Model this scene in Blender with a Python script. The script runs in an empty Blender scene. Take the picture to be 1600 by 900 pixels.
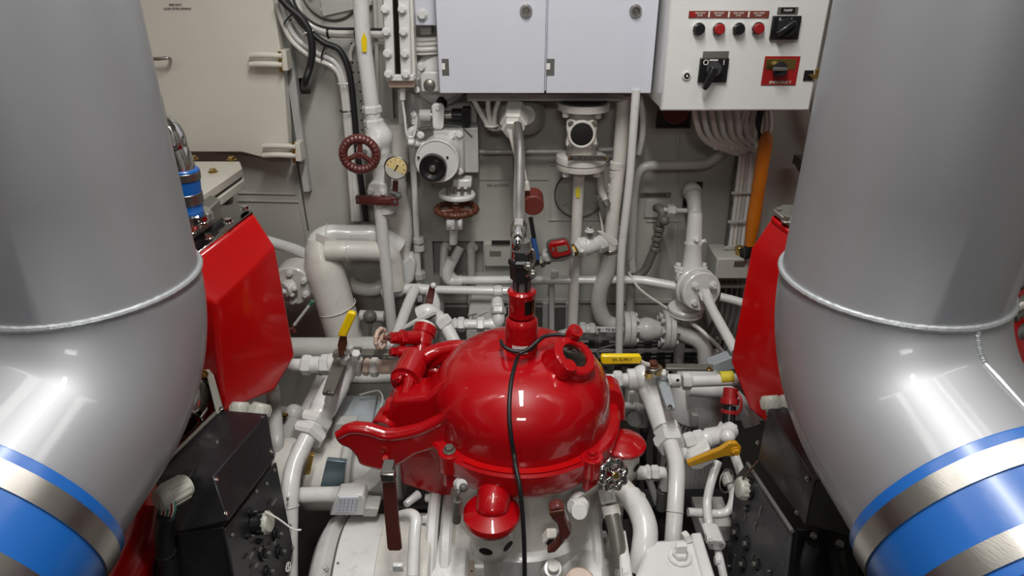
import bpy, bmesh, math, random
from mathutils import Vector, Matrix
from math import sin, cos, pi, radians
random.seed(7)
SC = bpy.context.scene
COL = SC.collection

# ---------------------------------------------------------------- camera
F = 1050.0
TH = radians(26.0)
CAM = Vector((0, 0, 2.0))
cd = bpy.data.cameras.new('camera')
cd.sensor_width = 36.0
cd.lens = 36.0 * F / 1600.0
cd.clip_start = 0.05
cam = bpy.data.objects.new('camera', cd)
cam.location = CAM
cam.rotation_euler = (pi / 2 - TH, 0, 0)
COL.objects.link(cam)
SC.camera = cam

# ---------------------------------------------------------------- world, lamps, exposure
wd = bpy.data.worlds.new('world')
SC.world = wd
wd.use_nodes = True
wd.node_tree.nodes['Background'].inputs[0].default_value = (0.80, 0.83, 0.86, 1)
wd.node_tree.nodes['Background'].inputs[1].default_value = 0.12


def lamp(name, loc, aim, sx, sy, power, col=(1, 0.985, 0.95)):
    l = bpy.data.lights.new(name, 'AREA')
    l.shape = 'RECTANGLE'
    l.size, l.size_y = sx, sy
    l.energy = power
    l.color = col
    o = bpy.data.objects.new(name, l)
    o.location = loc
    o.rotation_euler = (Vector(aim) - Vector(loc)).to_track_quat('-Z', 'Y').to_euler()
    COL.objects.link(o)
    return o


lamp('ceiling_tube_light', (0.02, 0.75, 3.3), (0.02, 0.751, 0), 0.14, 1.4, 55)
lamp('ceiling_tube_light', (-1.15, 0.9, 3.1), (-0.9, 0.95, 0), 0.12, 1.2, 9)
lamp('ceiling_tube_light', (1.15, 0.9, 3.1), (0.9, 0.95, 0), 0.12, 1.2, 9)
lamp('ceiling_tube_light', (0.0, -1.5, 2.9), (0.0, 1.6, 0.9), 0.6, 0.3, 17)
SC.view_settings.view_transform = 'Standard'
SC.view_settings.look = 'None'
SC.view_settings.gamma = 1.0
SC.view_settings.exposure = -0.1


# ---------------------------------------------------------------- geometry of the view: a pixel seen on a plane of the place
def ray(x, y):
    u = (x - 800) / F
    v = (450 - y) / F
    return Vector((u, cos(TH) + v * sin(TH), -sin(TH) + v * cos(TH)))


YMAP = [None]   # optional remapping of depths for one assembly


def W(x, y, Y):
    if YMAP[0]:
        Y = YMAP[0](Y)
    d = ray(x, y)
    return CAM + d * (Y / d.y)


def WZ(x, y, Z):
    d = ray(x, y)
    return CAM + d * ((Z - CAM.z) / d.z)


def S(x, y, Y):
    return (Y / ray(x, y).y) / F


def V(p):
    return p.copy() if isinstance(p, Vector) else W(*p)


def SP(p):
    "metres per pixel at a 3D point"
    q = V(p) - CAM
    return (q.y * cos(TH) - q.z * sin(TH)) / F


# ---------------------------------------------------------------- materials
MATS = {}


def mat(name, col, rough=0.4, metal=0.0, coat=0.0, var=0.06, dirt=0.0, dirtcol=(0.12, 0.09, 0.06), bump=0.15, bscale=60, scale=6, spec=0.5, coatr=0.05, alpha=1, wave=None, brushed=False):
    m = bpy.data.materials.new(name)
    m.use_nodes = True
    nt = m.node_tree
    b = nt.nodes['Principled BSDF']
    b.inputs['Metallic'].default_value = metal
    b.inputs['Roughness'].default_value = rough
    b.inputs['Coat Weight'].default_value = coat
    b.inputs['Coat Roughness'].default_value = coatr
    b.inputs['Specular IOR Level'].default_value = spec
    tc = nt.nodes.new('ShaderNodeTexCoord')
    n1 = nt.nodes.new('ShaderNodeTexNoise')
    n1.inputs['Scale'].default_value = scale
    n1.inputs['Detail'].default_value = 5
    nt.links.new(tc.outputs['Object'], n1.inputs['Vector'])
    r = nt.nodes.new('ShaderNodeValToRGB')
    c = Vector(col)
    r.color_ramp.elements[0].position = 0.3
    r.color_ramp.elements[1].position = 0.7
    r.color_ramp.elements[0].color = (*(c * (1 - var)), 1)
    r.color_ramp.elements[1].color = (*[min(1, k) for k in c * (1 + var)], 1)
    nt.links.new(n1.outputs['Fac'], r.inputs['Fac'])
    out = r.outputs['Color']
    if dirt > 0:
        n2 = nt.nodes.new('ShaderNodeTexNoise')
        n2.inputs['Scale'].default_value = scale * 3.3
        n2.inputs['Detail'].default_value = 9
        n2.inputs['Roughness'].default_value = 0.72
        nt.links.new(tc.outputs['Object'], n2.inputs['Vector'])
        r2 = nt.nodes.new('ShaderNodeValToRGB')
        r2.color_ramp.elements[0].position = 0.55
        r2.color_ramp.elements[1].position = 0.78
        r2.color_ramp.elements[0].color = (0, 0, 0, 1)
        r2.color_ramp.elements[1].color = (dirt, dirt, dirt, 1)
        nt.links.new(n2.outputs['Fac'], r2.inputs['Fac'])
        mx = nt.nodes.new('ShaderNodeMix')
        mx.data_type = 'RGBA'
        nt.links.new(r2.outputs['Color'], mx.inputs['Factor'])
        nt.links.new(out, mx.inputs['A'])
        mx.inputs['B'].default_value = (*dirtcol, 1)
        out = mx.outputs['Result']
    nt.links.new(out, b.inputs['Base Color'])
    if bump > 0:
        n3 = nt.nodes.new('ShaderNodeTexNoise')
        n3.inputs['Scale'].default_value = bscale
        n3.inputs['Detail'].default_value = 3
        if brushed:
            mp = nt.nodes.new('ShaderNodeMapping')
            mp.inputs['Scale'].default_value = (1, 1, 18)
            nt.links.new(tc.outputs['Object'], mp.inputs['Vector'])
            nt.links.new(mp.outputs['Vector'], n3.inputs['Vector'])
        else:
            nt.links.new(tc.outputs['Object'], n3.inputs['Vector'])
        bp = nt.nodes.new('ShaderNodeBump')
        bp.inputs['Strength'].default_value = bump
        bp.inputs['Distance'].default_value = 0.002
        nt.links.new(n3.outputs['Fac'], bp.inputs['Height'])
        nt.links.new(bp.outputs['Normal'], b.inputs['Normal'])
    MATS[name] = m
    return m


def lin(r, g, b):
    f = lambda c: ((c / 255 + 0.055) / 1.055) ** 2.4 if c > 10 else c / 255 / 12.92
    return (f(r), f(g), f(b))


wallm = mat('wall_paint', lin(174, 173, 166), 0.45, dirt=0.22, dirtcol=lin(140, 132, 118), scale=3, bscale=25, bump=0.25)
doorm = mat('cream_panel_paint', lin(212, 207, 196), 0.3, coat=0.3, dirt=0.1, dirtcol=lin(180, 170, 150), scale=2.5, bscale=8, bump=0.12)
white = mat('white_paint', lin(214, 214, 212), 0.3, coat=0.35, dirt=0.42, dirtcol=lin(150, 142, 126), scale=9, bscale=70, bump=0.35, coatr=0.12)
cream = mat('cream_paint', lin(208, 205, 198), 0.36, coat=0.2, dirt=0.4, dirtcol=lin(150, 138, 118), scale=9, bscale=60, bump=0.4)
greyp = mat('grey_white_paint', lin(180, 180, 176), 0.4, coat=0.15, dirt=0.35, dirtcol=lin(120, 112, 98), scale=8, bscale=60, bump=0.4)
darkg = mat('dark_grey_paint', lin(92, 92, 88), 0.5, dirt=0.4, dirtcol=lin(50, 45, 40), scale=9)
bluegrey = mat('blue_grey_paint', lin(160, 168, 172), 0.4, coat=0.1, dirt=0.35, dirtcol=lin(110, 104, 92), scale=8)
platem = mat('blue_grey_plate', lin(112, 130, 138), 0.3, metal=0.4, dirt=0.2)
cabm = mat('cabinet_paint', lin(206, 208, 218), 0.28, coat=0.2, var=0.012, bump=0.05)
cbox = mat('control_box_paint', lin(218, 218, 216), 0.25, coat=0.4, var=0.02, bump=0.08, bscale=90)
red = mat('red_gloss_paint', lin(168, 0, 10), 0.36, coat=0.8, coatr=0.02, var=0.05, bump=0.05, bscale=14, spec=0.3)
redm = mat('red_cover_paint', lin(180, 2, 4), 0.3, coat=0.6, coatr=0.09, var=0.08, bump=0.16, bscale=12, spec=0.4)
redd = mat('dull_red_paint', lin(150, 20, 22), 0.45, coat=0.2, var=0.1)
maroon = mat('maroon_paint', lin(96, 46, 42), 0.35, coat=0.4, dirt=0.35, dirtcol=lin(50, 28, 20))
rustm = mat('rusty_maroon', lin(88, 46, 28), 0.5, coat=0.15, dirt=0.5, dirtcol=lin(120, 64, 30), scale=14)
brown = mat('brown_plastic', lin(116, 52, 44), 0.5)
silver = mat('silver_paint', lin(152, 153, 156), 0.5, metal=0.5, coat=0.22, coatr=0.07, var=0.05, bump=0.06, bscale=40, scale=3)
weld = mat('painted_weld_bead', lin(178, 182, 184), 0.42, metal=0.55, bump=0.5, bscale=160)
steel = mat('stainless_band', lin(168, 164, 158), 0.3, metal=1.0, var=0.06, bump=0.1, brushed=True)
chrome = mat('chrome', lin(215, 215, 212), 0.09, metal=1.0, bump=0.25, bscale=40)
braidm = mat('braided_steel', lin(226, 224, 218), 0.26, metal=0.92, bump=0.3, bscale=200)
dullst = mat('dull_steel', lin(150, 148, 140), 0.4, metal=0.8, dirt=0.3)
greylev = mat('grey_lever_metal', lin(120, 118, 110), 0.42, metal=0.5, dirt=0.4, dirtcol=lin(70, 66, 58), scale=20)
brass = mat('brass', lin(190, 160, 95), 0.3, metal=1.0)
copper = mat('flesh_primer', lin(196, 172, 156), 0.45, dirt=0.3)
blue = mat('blue_silicone', lin(20, 92, 172), 0.34, coat=0.25, coatr=0.2, var=0.07, bump=0.1)
black = mat('black_box_paint', lin(28, 27, 30), 0.42, coat=0.15, var=0.25, dirt=0.22, dirtcol=lin(80, 78, 80), scale=10, bump=0.3)
panelg = mat('dark_grey_panel', lin(58, 58, 60), 0.45, coat=0.1, var=0.2, dirt=0.3, dirtcol=lin(100, 100, 98), scale=12)
blackp = mat('black_plastic', lin(22, 22, 24), 0.35, coat=0.2, var=0.1)
rubber = mat('black_rubber', lin(24, 24, 26), 0.5, var=0.1)
gland = mat('grey_plastic_gland', lin(178, 178, 168), 0.45, dirt=0.4, dirtcol=lin(110, 100, 84), scale=22)
yellow = mat('yellow_plastic', lin(240, 205, 10), 0.35, coat=0.3, var=0.05)
yellowd = mat('yellow_marker', lin(215, 200, 60), 0.5)
orange = mat('orange_lacquer', lin(188, 104, 14), 0.4, coat=0.3, dirt=0.3, dirtcol=lin(120, 60, 10), var=0.12)
ochre = mat('ochre_lever_paint', lin(200, 146, 30), 0.4, coat=0.2, dirt=0.3, dirtcol=lin(120, 80, 20))
void = mat('dark_void', lin(14, 13, 12), 0.6, bump=0)
floorm = mat('dark_bilge_paint', lin(46, 44, 40), 0.6, dirt=0.5, dirtcol=lin(16, 14, 12), scale=5)
glass = mat('dark_glass', lin(26, 22, 18), 0.06, coat=1, var=0.2, bump=0)
dialm = mat('aged_dial', lin(222, 200, 140), 0.5, dirt=0.3, dirtcol=lin(200, 160, 80), scale=30)
ink = mat('black_ink', lin(30, 28, 26), 0.6, bump=0)
inkw = mat('white_ink', lin(225, 222, 215), 0.6, bump=0)
label = mat('white_label', lin(215, 208, 205), 0.5, var=0.03)
lcd = mat('lcd_grey', lin(110, 116, 98), 0.25, bump=0)
bluetape = mat('blue_tape', lin(50, 90, 150), 0.5)
wallt = mat('seam_dark', lin(92, 88, 80), 0.7, bump=0)
greent = mat('green_paint', lin(70, 120, 100), 0.4, dirt=0.3)


# ---------------------------------------------------------------- mesh builder
def frame(t):
    t = t.normalized()
    u = Vector((0, 0, 1)) if abs(t.z) < 0.9 else Vector((0, 1, 0))
    a = t.cross(u).normalized()
    return t, a, t.cross(a).normalized()


class MB:
    def __init__(s):
        s.v, s.f = [], []

    def ring_faces(s, rows, closed_ring=True):
        pass

    def poly(s, vs, fs):
        o = len(s.v)
        s.v += [Vector(p) for p in vs]
        s.f += [tuple(i + o for i in f) for f in fs]
        return s

    def lathe(s, a, b, prof, n=24, ref=None):
        "prof: (distance along a->b as a fraction, radius)"
        a, b = V(a), V(b)
        d = b - a
        t, e1, e2 = frame(d)
        if ref is not None:
            e1 = (ref - t * ref.dot(t)).normalized()
            e2 = t.cross(e1)
        o = len(s.v)
        for (k, r) in prof:
            c = a + d * k
            for i in range(n):
                w = 2 * pi * i / n
                s.v.append(c + e1 * (r * cos(w)) + e2 * (r * sin(w)))
        m = len(prof)
        for j in range(m - 1):
            for i in range(n):
                i2 = (i + 1) % n
                s.f.append((o + j * n + i, o + j * n + i2, o + (j + 1) * n + i2, o + (j + 1) * n + i))
        s.f.append(tuple(o + i for i in reversed(range(n))))
        s.f.append(tuple(o + (m - 1) * n + i for i in range(n)))
        return s

    def cyl(s, a, b, r, r2=None, n=20, ch=0.08):
        r2 = r if r2 is None else r2
        L = (V(b) - V(a)).length or 1e-6
        k = min(0.3, ch * max(r, r2) / L)
        return s.lathe(a, b, [(0, r * (1 - ch)), (k, r), (1 - k, r2), (1, r2 * (1 - ch))], n)

    def hex(s, a, b, r, n=6):
        L = (V(b) - V(a)).length or 1e-6
        k = min(0.3, 0.18 * r / L)
        return s.lathe(a, b, [(0, r * 0.86), (k, r), (1 - k, r), (1, r * 0.86)], n)

    def path(s, P, r, n=12, closed=False, flat=None):
        rr = r if isinstance(r, (list, tuple)) else [r] * len(P)
        m = len(P)
        o = len(s.v)
        T = []
        for i in range(m):
            if closed:
                T.append((P[(i + 1) % m] - P[i - 1]).normalized())
            else:
                T.append((P[min(i + 1, m - 1)] - P[max(i - 1, 0)]).normalized())
        _, e1, e2 = frame(T[0])
        for i in range(m):
            t = T[i]
            e1 = e1 - t * e1.dot(t)
            if e1.length < 1e-6:
                _, e1, e2 = frame(t)
            e1.normalize()
            e2 = t.cross(e1)
            for k in range(n):
                w = 2 * pi * k / n
                s.v.append(P[i] + e1 * (rr[i] * cos(w)) + e2 * (rr[i] * sin(w)))
        for j in range(m if closed else m - 1):
            j2 = (j + 1) % m
            for i in range(n):
                i2 = (i + 1) % n
                s.f.append((o + j * n + i, o + j * n + i2, o + j2 * n + i2, o + j2 * n + i))
        if not closed:
            s.f.append(tuple(o + i for i in reversed(range(n))))
            s.f.append(tuple(o + (m - 1) * n + i for i in range(n)))
        return s

    def pipe(s, pts, r, bend=0.06, n=14):
        return s.path(fillet([V(p) for p in pts], bend), r, n)

    def curve(s, pts, r, n=10, sub=8):
        return s.path(catmull([V(p) for p in pts], sub), r, n)

    def torus(s, c, axis, R, r, n=32, m=10):
        t, e1, e2 = frame(axis)
        P = [V(c) + e1 * (R * cos(2 * pi * i / n)) + e2 * (R * sin(2 * pi * i / n)) for i in range(n)]
        return s.path(P, r, m, closed=True)

    def box(s, c, hx, hy, hz):
        "centre and three half-vectors"
        c = V(c)
        vs = [c + hx * i + hy * j + hz * k for i in (-1, 1) for j in (-1, 1) for k in (-1, 1)]
        return s.poly(vs, [(0, 1, 3, 2), (4, 6, 7, 5), (0, 4, 5, 1), (2, 3, 7, 6), (0, 2, 6, 4), (1, 5, 7, 3)])

    def abox(s, a, b):
        a, b = Vector(a), Vector(b)
        h = (b - a) / 2
        return s.box((a + b) / 2, Vector((h.x, 0, 0)), Vector((0, h.y, 0)), Vector((0, 0, h.z)))

    def prism(s, pts, ext):
        "polygon pts (3D) extruded by the vector ext"
        P = [V(p) for p in pts]
        n = len(P)
        vs = P + [p + ext for p in P]
        fs = [tuple(range(n)), tuple(reversed(range(n, 2 * n)))]
        fs += [(i, i + n, (i + 1) % n + n, (i + 1) % n) for i in range(n)]
        return s.poly(vs, fs)

    def sphere(s, c, r, n=16, m=10, sc=(1, 1, 1)):
        c = V(c)
        o = len(s.v)
        vs = [c + Vector((0, 0, r * sc[2]))]
        for j in range(1, m):
            a = pi * j / m
            for i in range(n):
                w = 2 * pi * i / n
                vs.append(c + Vector((r * sin(a) * cos(w) * sc[0], r * sin(a) * sin(w) * sc[1], r * cos(a) * sc[2])))
        vs.append(c - Vector((0, 0, r * sc[2])))
        fs = [(0, 1 + i, 1 + (i + 1) % n) for i in range(n)]
        for j in range(m - 2):
            for i in range(n):
                a, b = 1 + j * n + i, 1 + j * n + (i + 1) % n
                fs.append((a, a + n, b + n, b))
        l = len(vs) - 1
        fs += [(l, 1 + (m - 2) * n + (i + 1) % n, 1 + (m - 2) * n + i) for i in range(n)]
        return s.poly(vs, fs)

    def build(s, name, m, parent=None, bev=0, sharp=38, seg=2):
        me = bpy.data.meshes.new(name)
        base = Vector((0, 0, 0))
        if parent is not None:
            p = parent
            while p is not None:
                base = base + p.location
                p = p.parent
            loc = Vector((0, 0, 0))
            org = base
        else:
            xs = [v.x for v in s.v]; ys = [v.y for v in s.v]; zs = [v.z for v in s.v]
            org = Vector(((min(xs) + max(xs)) / 2, (min(ys) + max(ys)) / 2, min(zs)))
            loc = org
        me.from_pydata([v - org for v in s.v], [], s.f)
        bm = bmesh.new()
        bm.from_mesh(me)
        bmesh.ops.recalc_face_normals(bm, faces=bm.faces)
        th = radians(sharp)
        for f in bm.faces:
            f.smooth = True
        for e in bm.edges:
            if len(e.link_faces) == 2 and e.calc_face_angle(0) > th:
                e.smooth = False
        bm.to_mesh(me)
        bm.free()
        me.materials.append(m)
        o = bpy.data.objects.new(name, me)
        o.location = loc
        COL.objects.link(o)
        if parent is not None:
            o.parent = parent
        if bev > 0:
            b = o.modifiers.new('bevel', 'BEVEL')
            b.width = bev
            b.segments = seg
            b.limit_method = 'ANGLE'
            b.angle_limit = radians(30)
            b.harden_normals = False
        return o


def catmull(P, sub=8):
    out = []
    n = len(P)
    for i in range(n - 1):
        p0 = P[i - 1] if i > 0 else P[i] * 2 - P[i + 1]
        p1, p2 = P[i], P[i + 1]
        p3 = P[i + 2] if i + 2 < n else P[i + 1] * 2 - P[i]
        for k in range(sub):
            t = k / sub
            out.append(0.5 * ((2 * p1) + (p2 - p0) * t + (2 * p0 - 5 * p1 + 4 * p2 - p3) * t * t + (3 * p1 - p0 - 3 * p2 + p3) * t ** 3))
    out.append(P[-1].copy())
    return out


def fillet(P, bend, k=7):
    out = [P[0]]
    for i in range(1, len(P) - 1):
        a, b, c = P[i - 1], P[i], P[i + 1]
        d = min(bend, (a - b).length * 0.49, (c - b).length * 0.49)
        p, q = b + (a - b).normalized() * d, b + (c - b).normalized() * d
        for j in range(k + 1):
            t = j / k
            out.append(p * (1 - t) ** 2 + b * 2 * t * (1 - t) + q * t * t)
    out.append(P[-1])
    res = [out[0]]
    for p in out[1:]:
        if (p - res[-1]).length > 1e-5:
            res.append(p)
    return res


X_, Y_, Z_ = Vector((1, 0, 0)), Vector((0, 1, 0)), Vector((0, 0, 1))


def thing(name, label, cat, loc, group=None):
    o = bpy.data.objects.new(name, None)
    o.empty_display_size = 0.05
    o.location = V(loc)
    COL.objects.link(o)
    o['label'] = label
    o['category'] = cat
    if group:
        o['group'] = group
    return o


def tag(o, label, cat, group=None, kind=None):
    o['label'] = label
    o['category'] = cat
    if group:
        o['group'] = group
    if kind:
        o['kind'] = kind
    return o


def struct(o):
    o['kind'] = 'structure'
    return o


# short hands: widths are given as seen (pixels) and turned into metres at the depth of the piece
def cyl(root, name, m, a, b, w, w2=None, n=20, ch=0.08, bev=0):
    k = SP(a)
    return MB().cyl(a, b, w / 2 * k, (w2 / 2 * k) if w2 else None, n, ch).build(name, m, root, bev)


def hexn(root, name, m, a, b, w):
    return MB().hex(a, b, w / 2 * SP(a)).build(name, m, root, sharp=20)


def pipe(root, name, m, pts, w, bend=20, n=16):
    k = SP(pts[len(pts) // 2])
    return MB().pipe(pts, w / 2 * k, bend * k, n).build(name, m, root)


def hose(root, name, m, pts, w, n=10, sub=8):
    return MB().curve(pts, w / 2 * SP(pts[len(pts) // 2]), n, sub).build(name, m, root)


def disc(root, name, m, c, axis, w, t, n=32, ch=0.06):
    "disc of seen width w, thickness t metres, centred on c along axis"
    c = V(c)
    a = axis.normalized() * (t / 2)
    return MB().cyl(c - a, c + a, w / 2 * SP(c), n=n, ch=ch).build(name, m, root)


def bolt(root, c, axis, w, m=white, h=0.012, name='bolt', washer=True):
    c = V(c)
    a = axis.normalized()
    r = w / 2 * SP(c)
    mb = MB()
    if washer:
        mb.cyl(c, c + a * h * 0.3, r * 1.35, n=14)
    mb.hex(c + a * h * 0.2, c + a * h, r)
    return mb.build(name, m, root, sharp=20)


def ringbolts(root, c, axis, R, n, w, m=white, h=0.012, ph=0.0, name='bolt'):
    t, e1, e2 = frame(axis)
    c = V(c)
    for i in range(n):
        a = ph + 2 * pi * i / n
        bolt(root, c + e1 * (R * cos(a)) + e2 * (R * sin(a)), axis, w, m, h, name)


def union(root, a, b, w, m, name='union_nut'):
    "pipe union drawn between two points: nut, gap ring, nut"
    a, b = V(a), V(b)
    hexn(root, name, m, a, a.lerp(b, 0.42), w)
    cyl(root, 'union_ring', m, a.lerp(b, 0.38), a.lerp(b, 0.62), w * 0.8)
    hexn(root, name, m, a.lerp(b, 0.58), b, w * 0.95)


def boxpx(root, name, m, x0, y0, x1, y1, Yf, depth, bev=0.003):
    "box whose front face (a vertical plane at Yf) is seen between two corners"
    a, b = W(x0, y0, Yf), W(x1, y1, Yf)
    c = W(x0, y1, Yf)
    mb = MB()
    mb.abox((min(a.x, b.x), Yf, min(a.z, b.z)), (max(a.x, b.x), Yf + depth, max(a.z, b.z)))
    return mb.build(name, m, root, bev)


def quadbox(root, name, m, pts, Y, depth, bev=0.002):
    "outline seen on the plane Y, given thickness away from the viewer"
    return MB().prism([W(x, y, Y) for x, y in pts], Vector((0, depth, 0))).build(name, m, root, bev)


def text(root, s, c, right, up, h, m, name='lettering', align='CENTER'):
    cu = bpy.data.curves.new(name, 'FONT')
    cu.body = s
    cu.size = h
    cu.extrude = 0.0004
    cu.align_x = align
    cu.align_y = 'CENTER'
    tmp = bpy.data.objects.new(name, cu)
    COL.objects.link(tmp)
    bpy.context.view_layer.update()
    me = bpy.data.meshes.new_from_object(tmp)
    bpy.data.objects.remove(tmp)
    me.materials.clear()
    me.materials.append(m)
    o = bpy.data.objects.new(name, me)
    r = right.normalized()
    u = (up - r * up.dot(r)).normalized()
    nn = r.cross(u)
    M = Matrix((r, u, nn)).transposed().to_4x4()
    base = Vector((0, 0, 0))
    p = root
    while p is not None:
        base = base + p.location
        p = p.parent
    M.translation = V(c) - base
    o.matrix_basis = M
    COL.objects.link(o)
    o.parent = root
    return o


def spokewheel(root, c, axis, R, r, m, spokes=5, ribs=0, hub=0.25, name='rim', sq=1.0):
    c = V(c)
    t, e1, e2 = frame(axis)
    mb = MB().torus(c, t, R, r, 40, 10)
    if ribs:
        for i in range(ribs):
            a = 2 * pi * i / ribs
            mb.sphere(c + e1 * (R * cos(a)) + e2 * (R * sin(a)), r * 1.22, 8, 6)
    mb.build(name, m, root)
    for i in range(spokes):
        a = 2 * pi * i / spokes + 0.4
        d = e1 * cos(a) + e2 * sin(a)
        MB().cyl(c - t * r * 0.3, c + d * R, r * 0.75, r * 0.6, 8).build('spoke', m, root)
    MB().cyl(c - t * r * 1.6, c + t * r * 1.3, R * hub, n=16).build('hub', m, root)

# ================================================================ THE SETTING
WY = 2.6


def wallcells():
    holes = [(462, 122, 482, 147), (1066, 284, 1099, 326), (678, 377, 755, 430), (1024, 172, 1082, 201)]
    hs = []
    for x0, y0, x1, y1 in holes:
        a, b = W(x0, y1, WY), W(x1, y0, WY)
        hs.append((a.x, a.z, b.x, b.z))
    xs = sorted([-2.3, 2.3] + [h[0] for h in hs] + [h[2] for h in hs])
    zs = sorted([-0.2, 3.5] + [h[1] for h in hs] + [h[3] for h in hs])
    mb = MB()
    for i in range(len(xs) - 1):
        for j in range(len(zs) - 1):
            cx, cz = (xs[i] + xs[i + 1]) / 2, (zs[j] + zs[j + 1]) / 2
            if any(h[0] < cx < h[2] and h[1] < cz < h[3] for h in hs):
                continue
            mb.abox((xs[i], WY, zs[j]), (xs[i + 1], WY + 0.03, zs[j + 1]))
    return mb


wall = struct(wallcells().build('wall_back', wallm))
struct(MB().abox((-2.3, WY + 0.09, -0.2), (2.3, WY + 0.12, 3.5)).build('wall_outer', wallm))
struct(MB().abox((-2.33, -2.5, -0.2), (-2.3, 2.6, 3.5)).build('wall_left', wallm))
struct(MB().abox((2.3, -2.5, -0.2), (2.33, 2.6, 3.5)).build('wall_right', wallm))
struct(MB().abox((-2.3, -2.5, 0.0), (2.3, 2.6, 0.03)).build('floor', floorm))
struct(MB().abox((-2.3, -2.5, 3.5), (2.3, 2.6, 3.53)).build('ceiling', wallm))
struct(MB().abox((-2.3, -2.53, 0.0), (2.3, -2.5, 3.5)).build('wall_front', darkg))


def strip(x0, y0, x1, y1, w, th=0.006, m=wallm, name='weld_seam'):
    a, b = W(x0, y0, WY), W(x1, y1, WY)
    d = (b - a).normalized()
    n = d.cross(Y_).normalized() * (w / 2 * S(x0, y0, WY))
    return MB().box((a + b) / 2 - Y_ * th / 2, (b - a) / 2, n, Y_ * th / 2).build(name, m, wall, 0.0015)


for a in [(372, 301, 462, 303, 3), (372, 313, 468, 315, 3), (448, 200, 487, 420, 3), (486, 420, 500, 520, 3), (340, 240, 445, 250, 4), (1064, 200, 1058, 440, 3), (1010, 345, 1064, 345, 3),
          (745, 280, 856, 280, 2), (857, 256, 860, 345, 3), (857, 343, 962, 343, 3), (857, 256, 962, 256, 3), (1058, 210, 1058, 285, 3), (640, 470, 1050, 470, 7)]:
    strip(*a)
strip(640, 474, 1050, 474, 3, 0.004, wallt)
strip(421, 0, 482, 360, 3, 0.003, wallt)
for x in (690, 742, 800, 852, 888, 940):   # lower stiffeners of the bulkhead
    strip(x, 470, x + (800 - x) * .03, 600, 9, 0.03, greyp, 'stiffener')
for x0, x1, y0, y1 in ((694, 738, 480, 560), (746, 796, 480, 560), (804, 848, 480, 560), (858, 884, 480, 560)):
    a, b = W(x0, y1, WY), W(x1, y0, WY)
    MB().abox((a.x, WY - 0.004, a.z), (b.x, WY, b.z)).build('panel_shade', darkg, wall)  # thin darker plates: shading of the recessed lower bulkhead, put in as colour
# frame of the bulkhead behind the tall pipe
quadbox(wall, 'web_frame', wallm, [(583, 0), (606, 0), (622, 330), (600, 330)], WY - 0.05, 0.05)
quadbox(wall, 'web_frame', wallm, [(500, 0), (583, 0), (583, 8), (504, 26)], WY - 0.03, 0.03)
quadbox(wall, 'flange_strip', greyp, [(553, 82), (586, 82), (592, 345), (562, 345)], WY - 0.02, 0.02)
ct = quadbox(wall, 'perforated_tray', greyp, [(517, 60), (560, 60), (575, 345), (548, 345), (540, 170), (519, 88)], WY - 0.03, 0.015)
for i in range(13):
    for k in range(2):
        c = W(549 + 9 * k + i * 0.9, 68 + 15 * i, WY - 0.031)
        MB().cyl(c, c + Y_ * 0.004, 0.0035, n=8).build('slot_hole', void, ct)
# small plates with worn black lettering
text(wall, 'SEA SUCTION', W(778, 290, WY - 0.002), X_, Z_, 0.014, wallt)
pl = boxpx(wall, 'nameplate', dullst, 1001, 301, 1048, 309, WY - 0.004, 0.004, 0.0005)
text(pl, 'DRAIN VALVE', W(1024, 305, WY - 0.006), X_, Z_, 0.014, ink)
pl = boxpx(wall, 'mounting_plate', wallm, 757, 381, 798, 416, WY - 0.03, 0.03, 0.002)
boxpx(pl, 'nameplate', dullst, 765, 392, 783, 400, WY - 0.033, 0.003, 0.0005)
pl = boxpx(wall, 'nameplate', ink, 768, 376, 797, 382, WY - 0.04, 0.004, 0.0005)
boxpx(wall, 'mounting_plate', wallm, 1009, 313, 1046, 340, WY - 0.012, 0.012, 0.002)

# bolted round blanking plates
for (x, y, R, nb, rb) in ((517, -18, 45, 8, 33), (905, 303, 37, 6, 27)):
    t = thing('blanking_plate', 'round bolted blanking plate behind the black cables at the top edge' if y < 0 else 'round bolted blanking plate behind the sight valve downpipe', 'plate', (x, y, WY - 0.02))
    MB().cyl(W(x, y, WY), W(x, y, WY) - Y_ * 0.02, R * S(x, y, WY), n=40).build('plate', wallm, t)
    MB().torus(W(x, y, WY) - Y_ * 0.005, Y_, R * S(x, y, WY) * 1.03, 0.004, 40, 6).build('seal', wallt, t)
    ringbolts(t, W(x, y, WY) - Y_ * 0.02, -Y_, rb * S(x, y, WY), nb, 9, greyp, 0.008, ph=.4)

# the raised cream panel (watertight hatch) at the upper left
d = struct(MB().prism([W(120, -60, 2.5), W(424, -60, 2.5), W(426, 0, 2.5), W(443, 110, 2.5), W(452, 238, 2.5), W(440, 247, 2.5), W(412, 247, 2.5), W(378, 238, 2.5), W(120, 238, 2.5)], Y_ * 0.05).build('door_1', doorm, bev=0.004))
text(d, 'KEEP SHUT', W(274, 7.5, 2.497), X_, Z_, 0.009, ink)
text(d, 'CLOSE AFTER OPENING', W(277, 13.5, 2.497), X_, Z_, 0.0088, ink)
hd = MB().curve([(222, 96, 2.49), (224, 92, 2.46), (245, 92, 2.45), (264, 91, 2.46), (266, 94, 2.49)], 0.006, 10).build('door_handle', steel, d)
for (x, y) in ((419, 94), (440, 236)):
    h = MB().box(W(x + 28, y - 1, 2.5), X_ * 0.012, Y_ * 0.03, Z_ * 0.035).build('hinge_block', doorm, d, 0.003)
    for k in (-7, 7):
        MB().curve([(x - 28, y + k, 2.475), (x - 10, y + k - 1, 2.465), (x + 22, y + k, 2.47)], 0.0105, 10, 5).build('hinge_arm', doorm, h)
    MB().cyl(W(x + 20, y + 18, 2.47), W(x + 18, y - 14, 2.47), 0.007, n=12).build('hinge_pin', brass, h)
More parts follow.
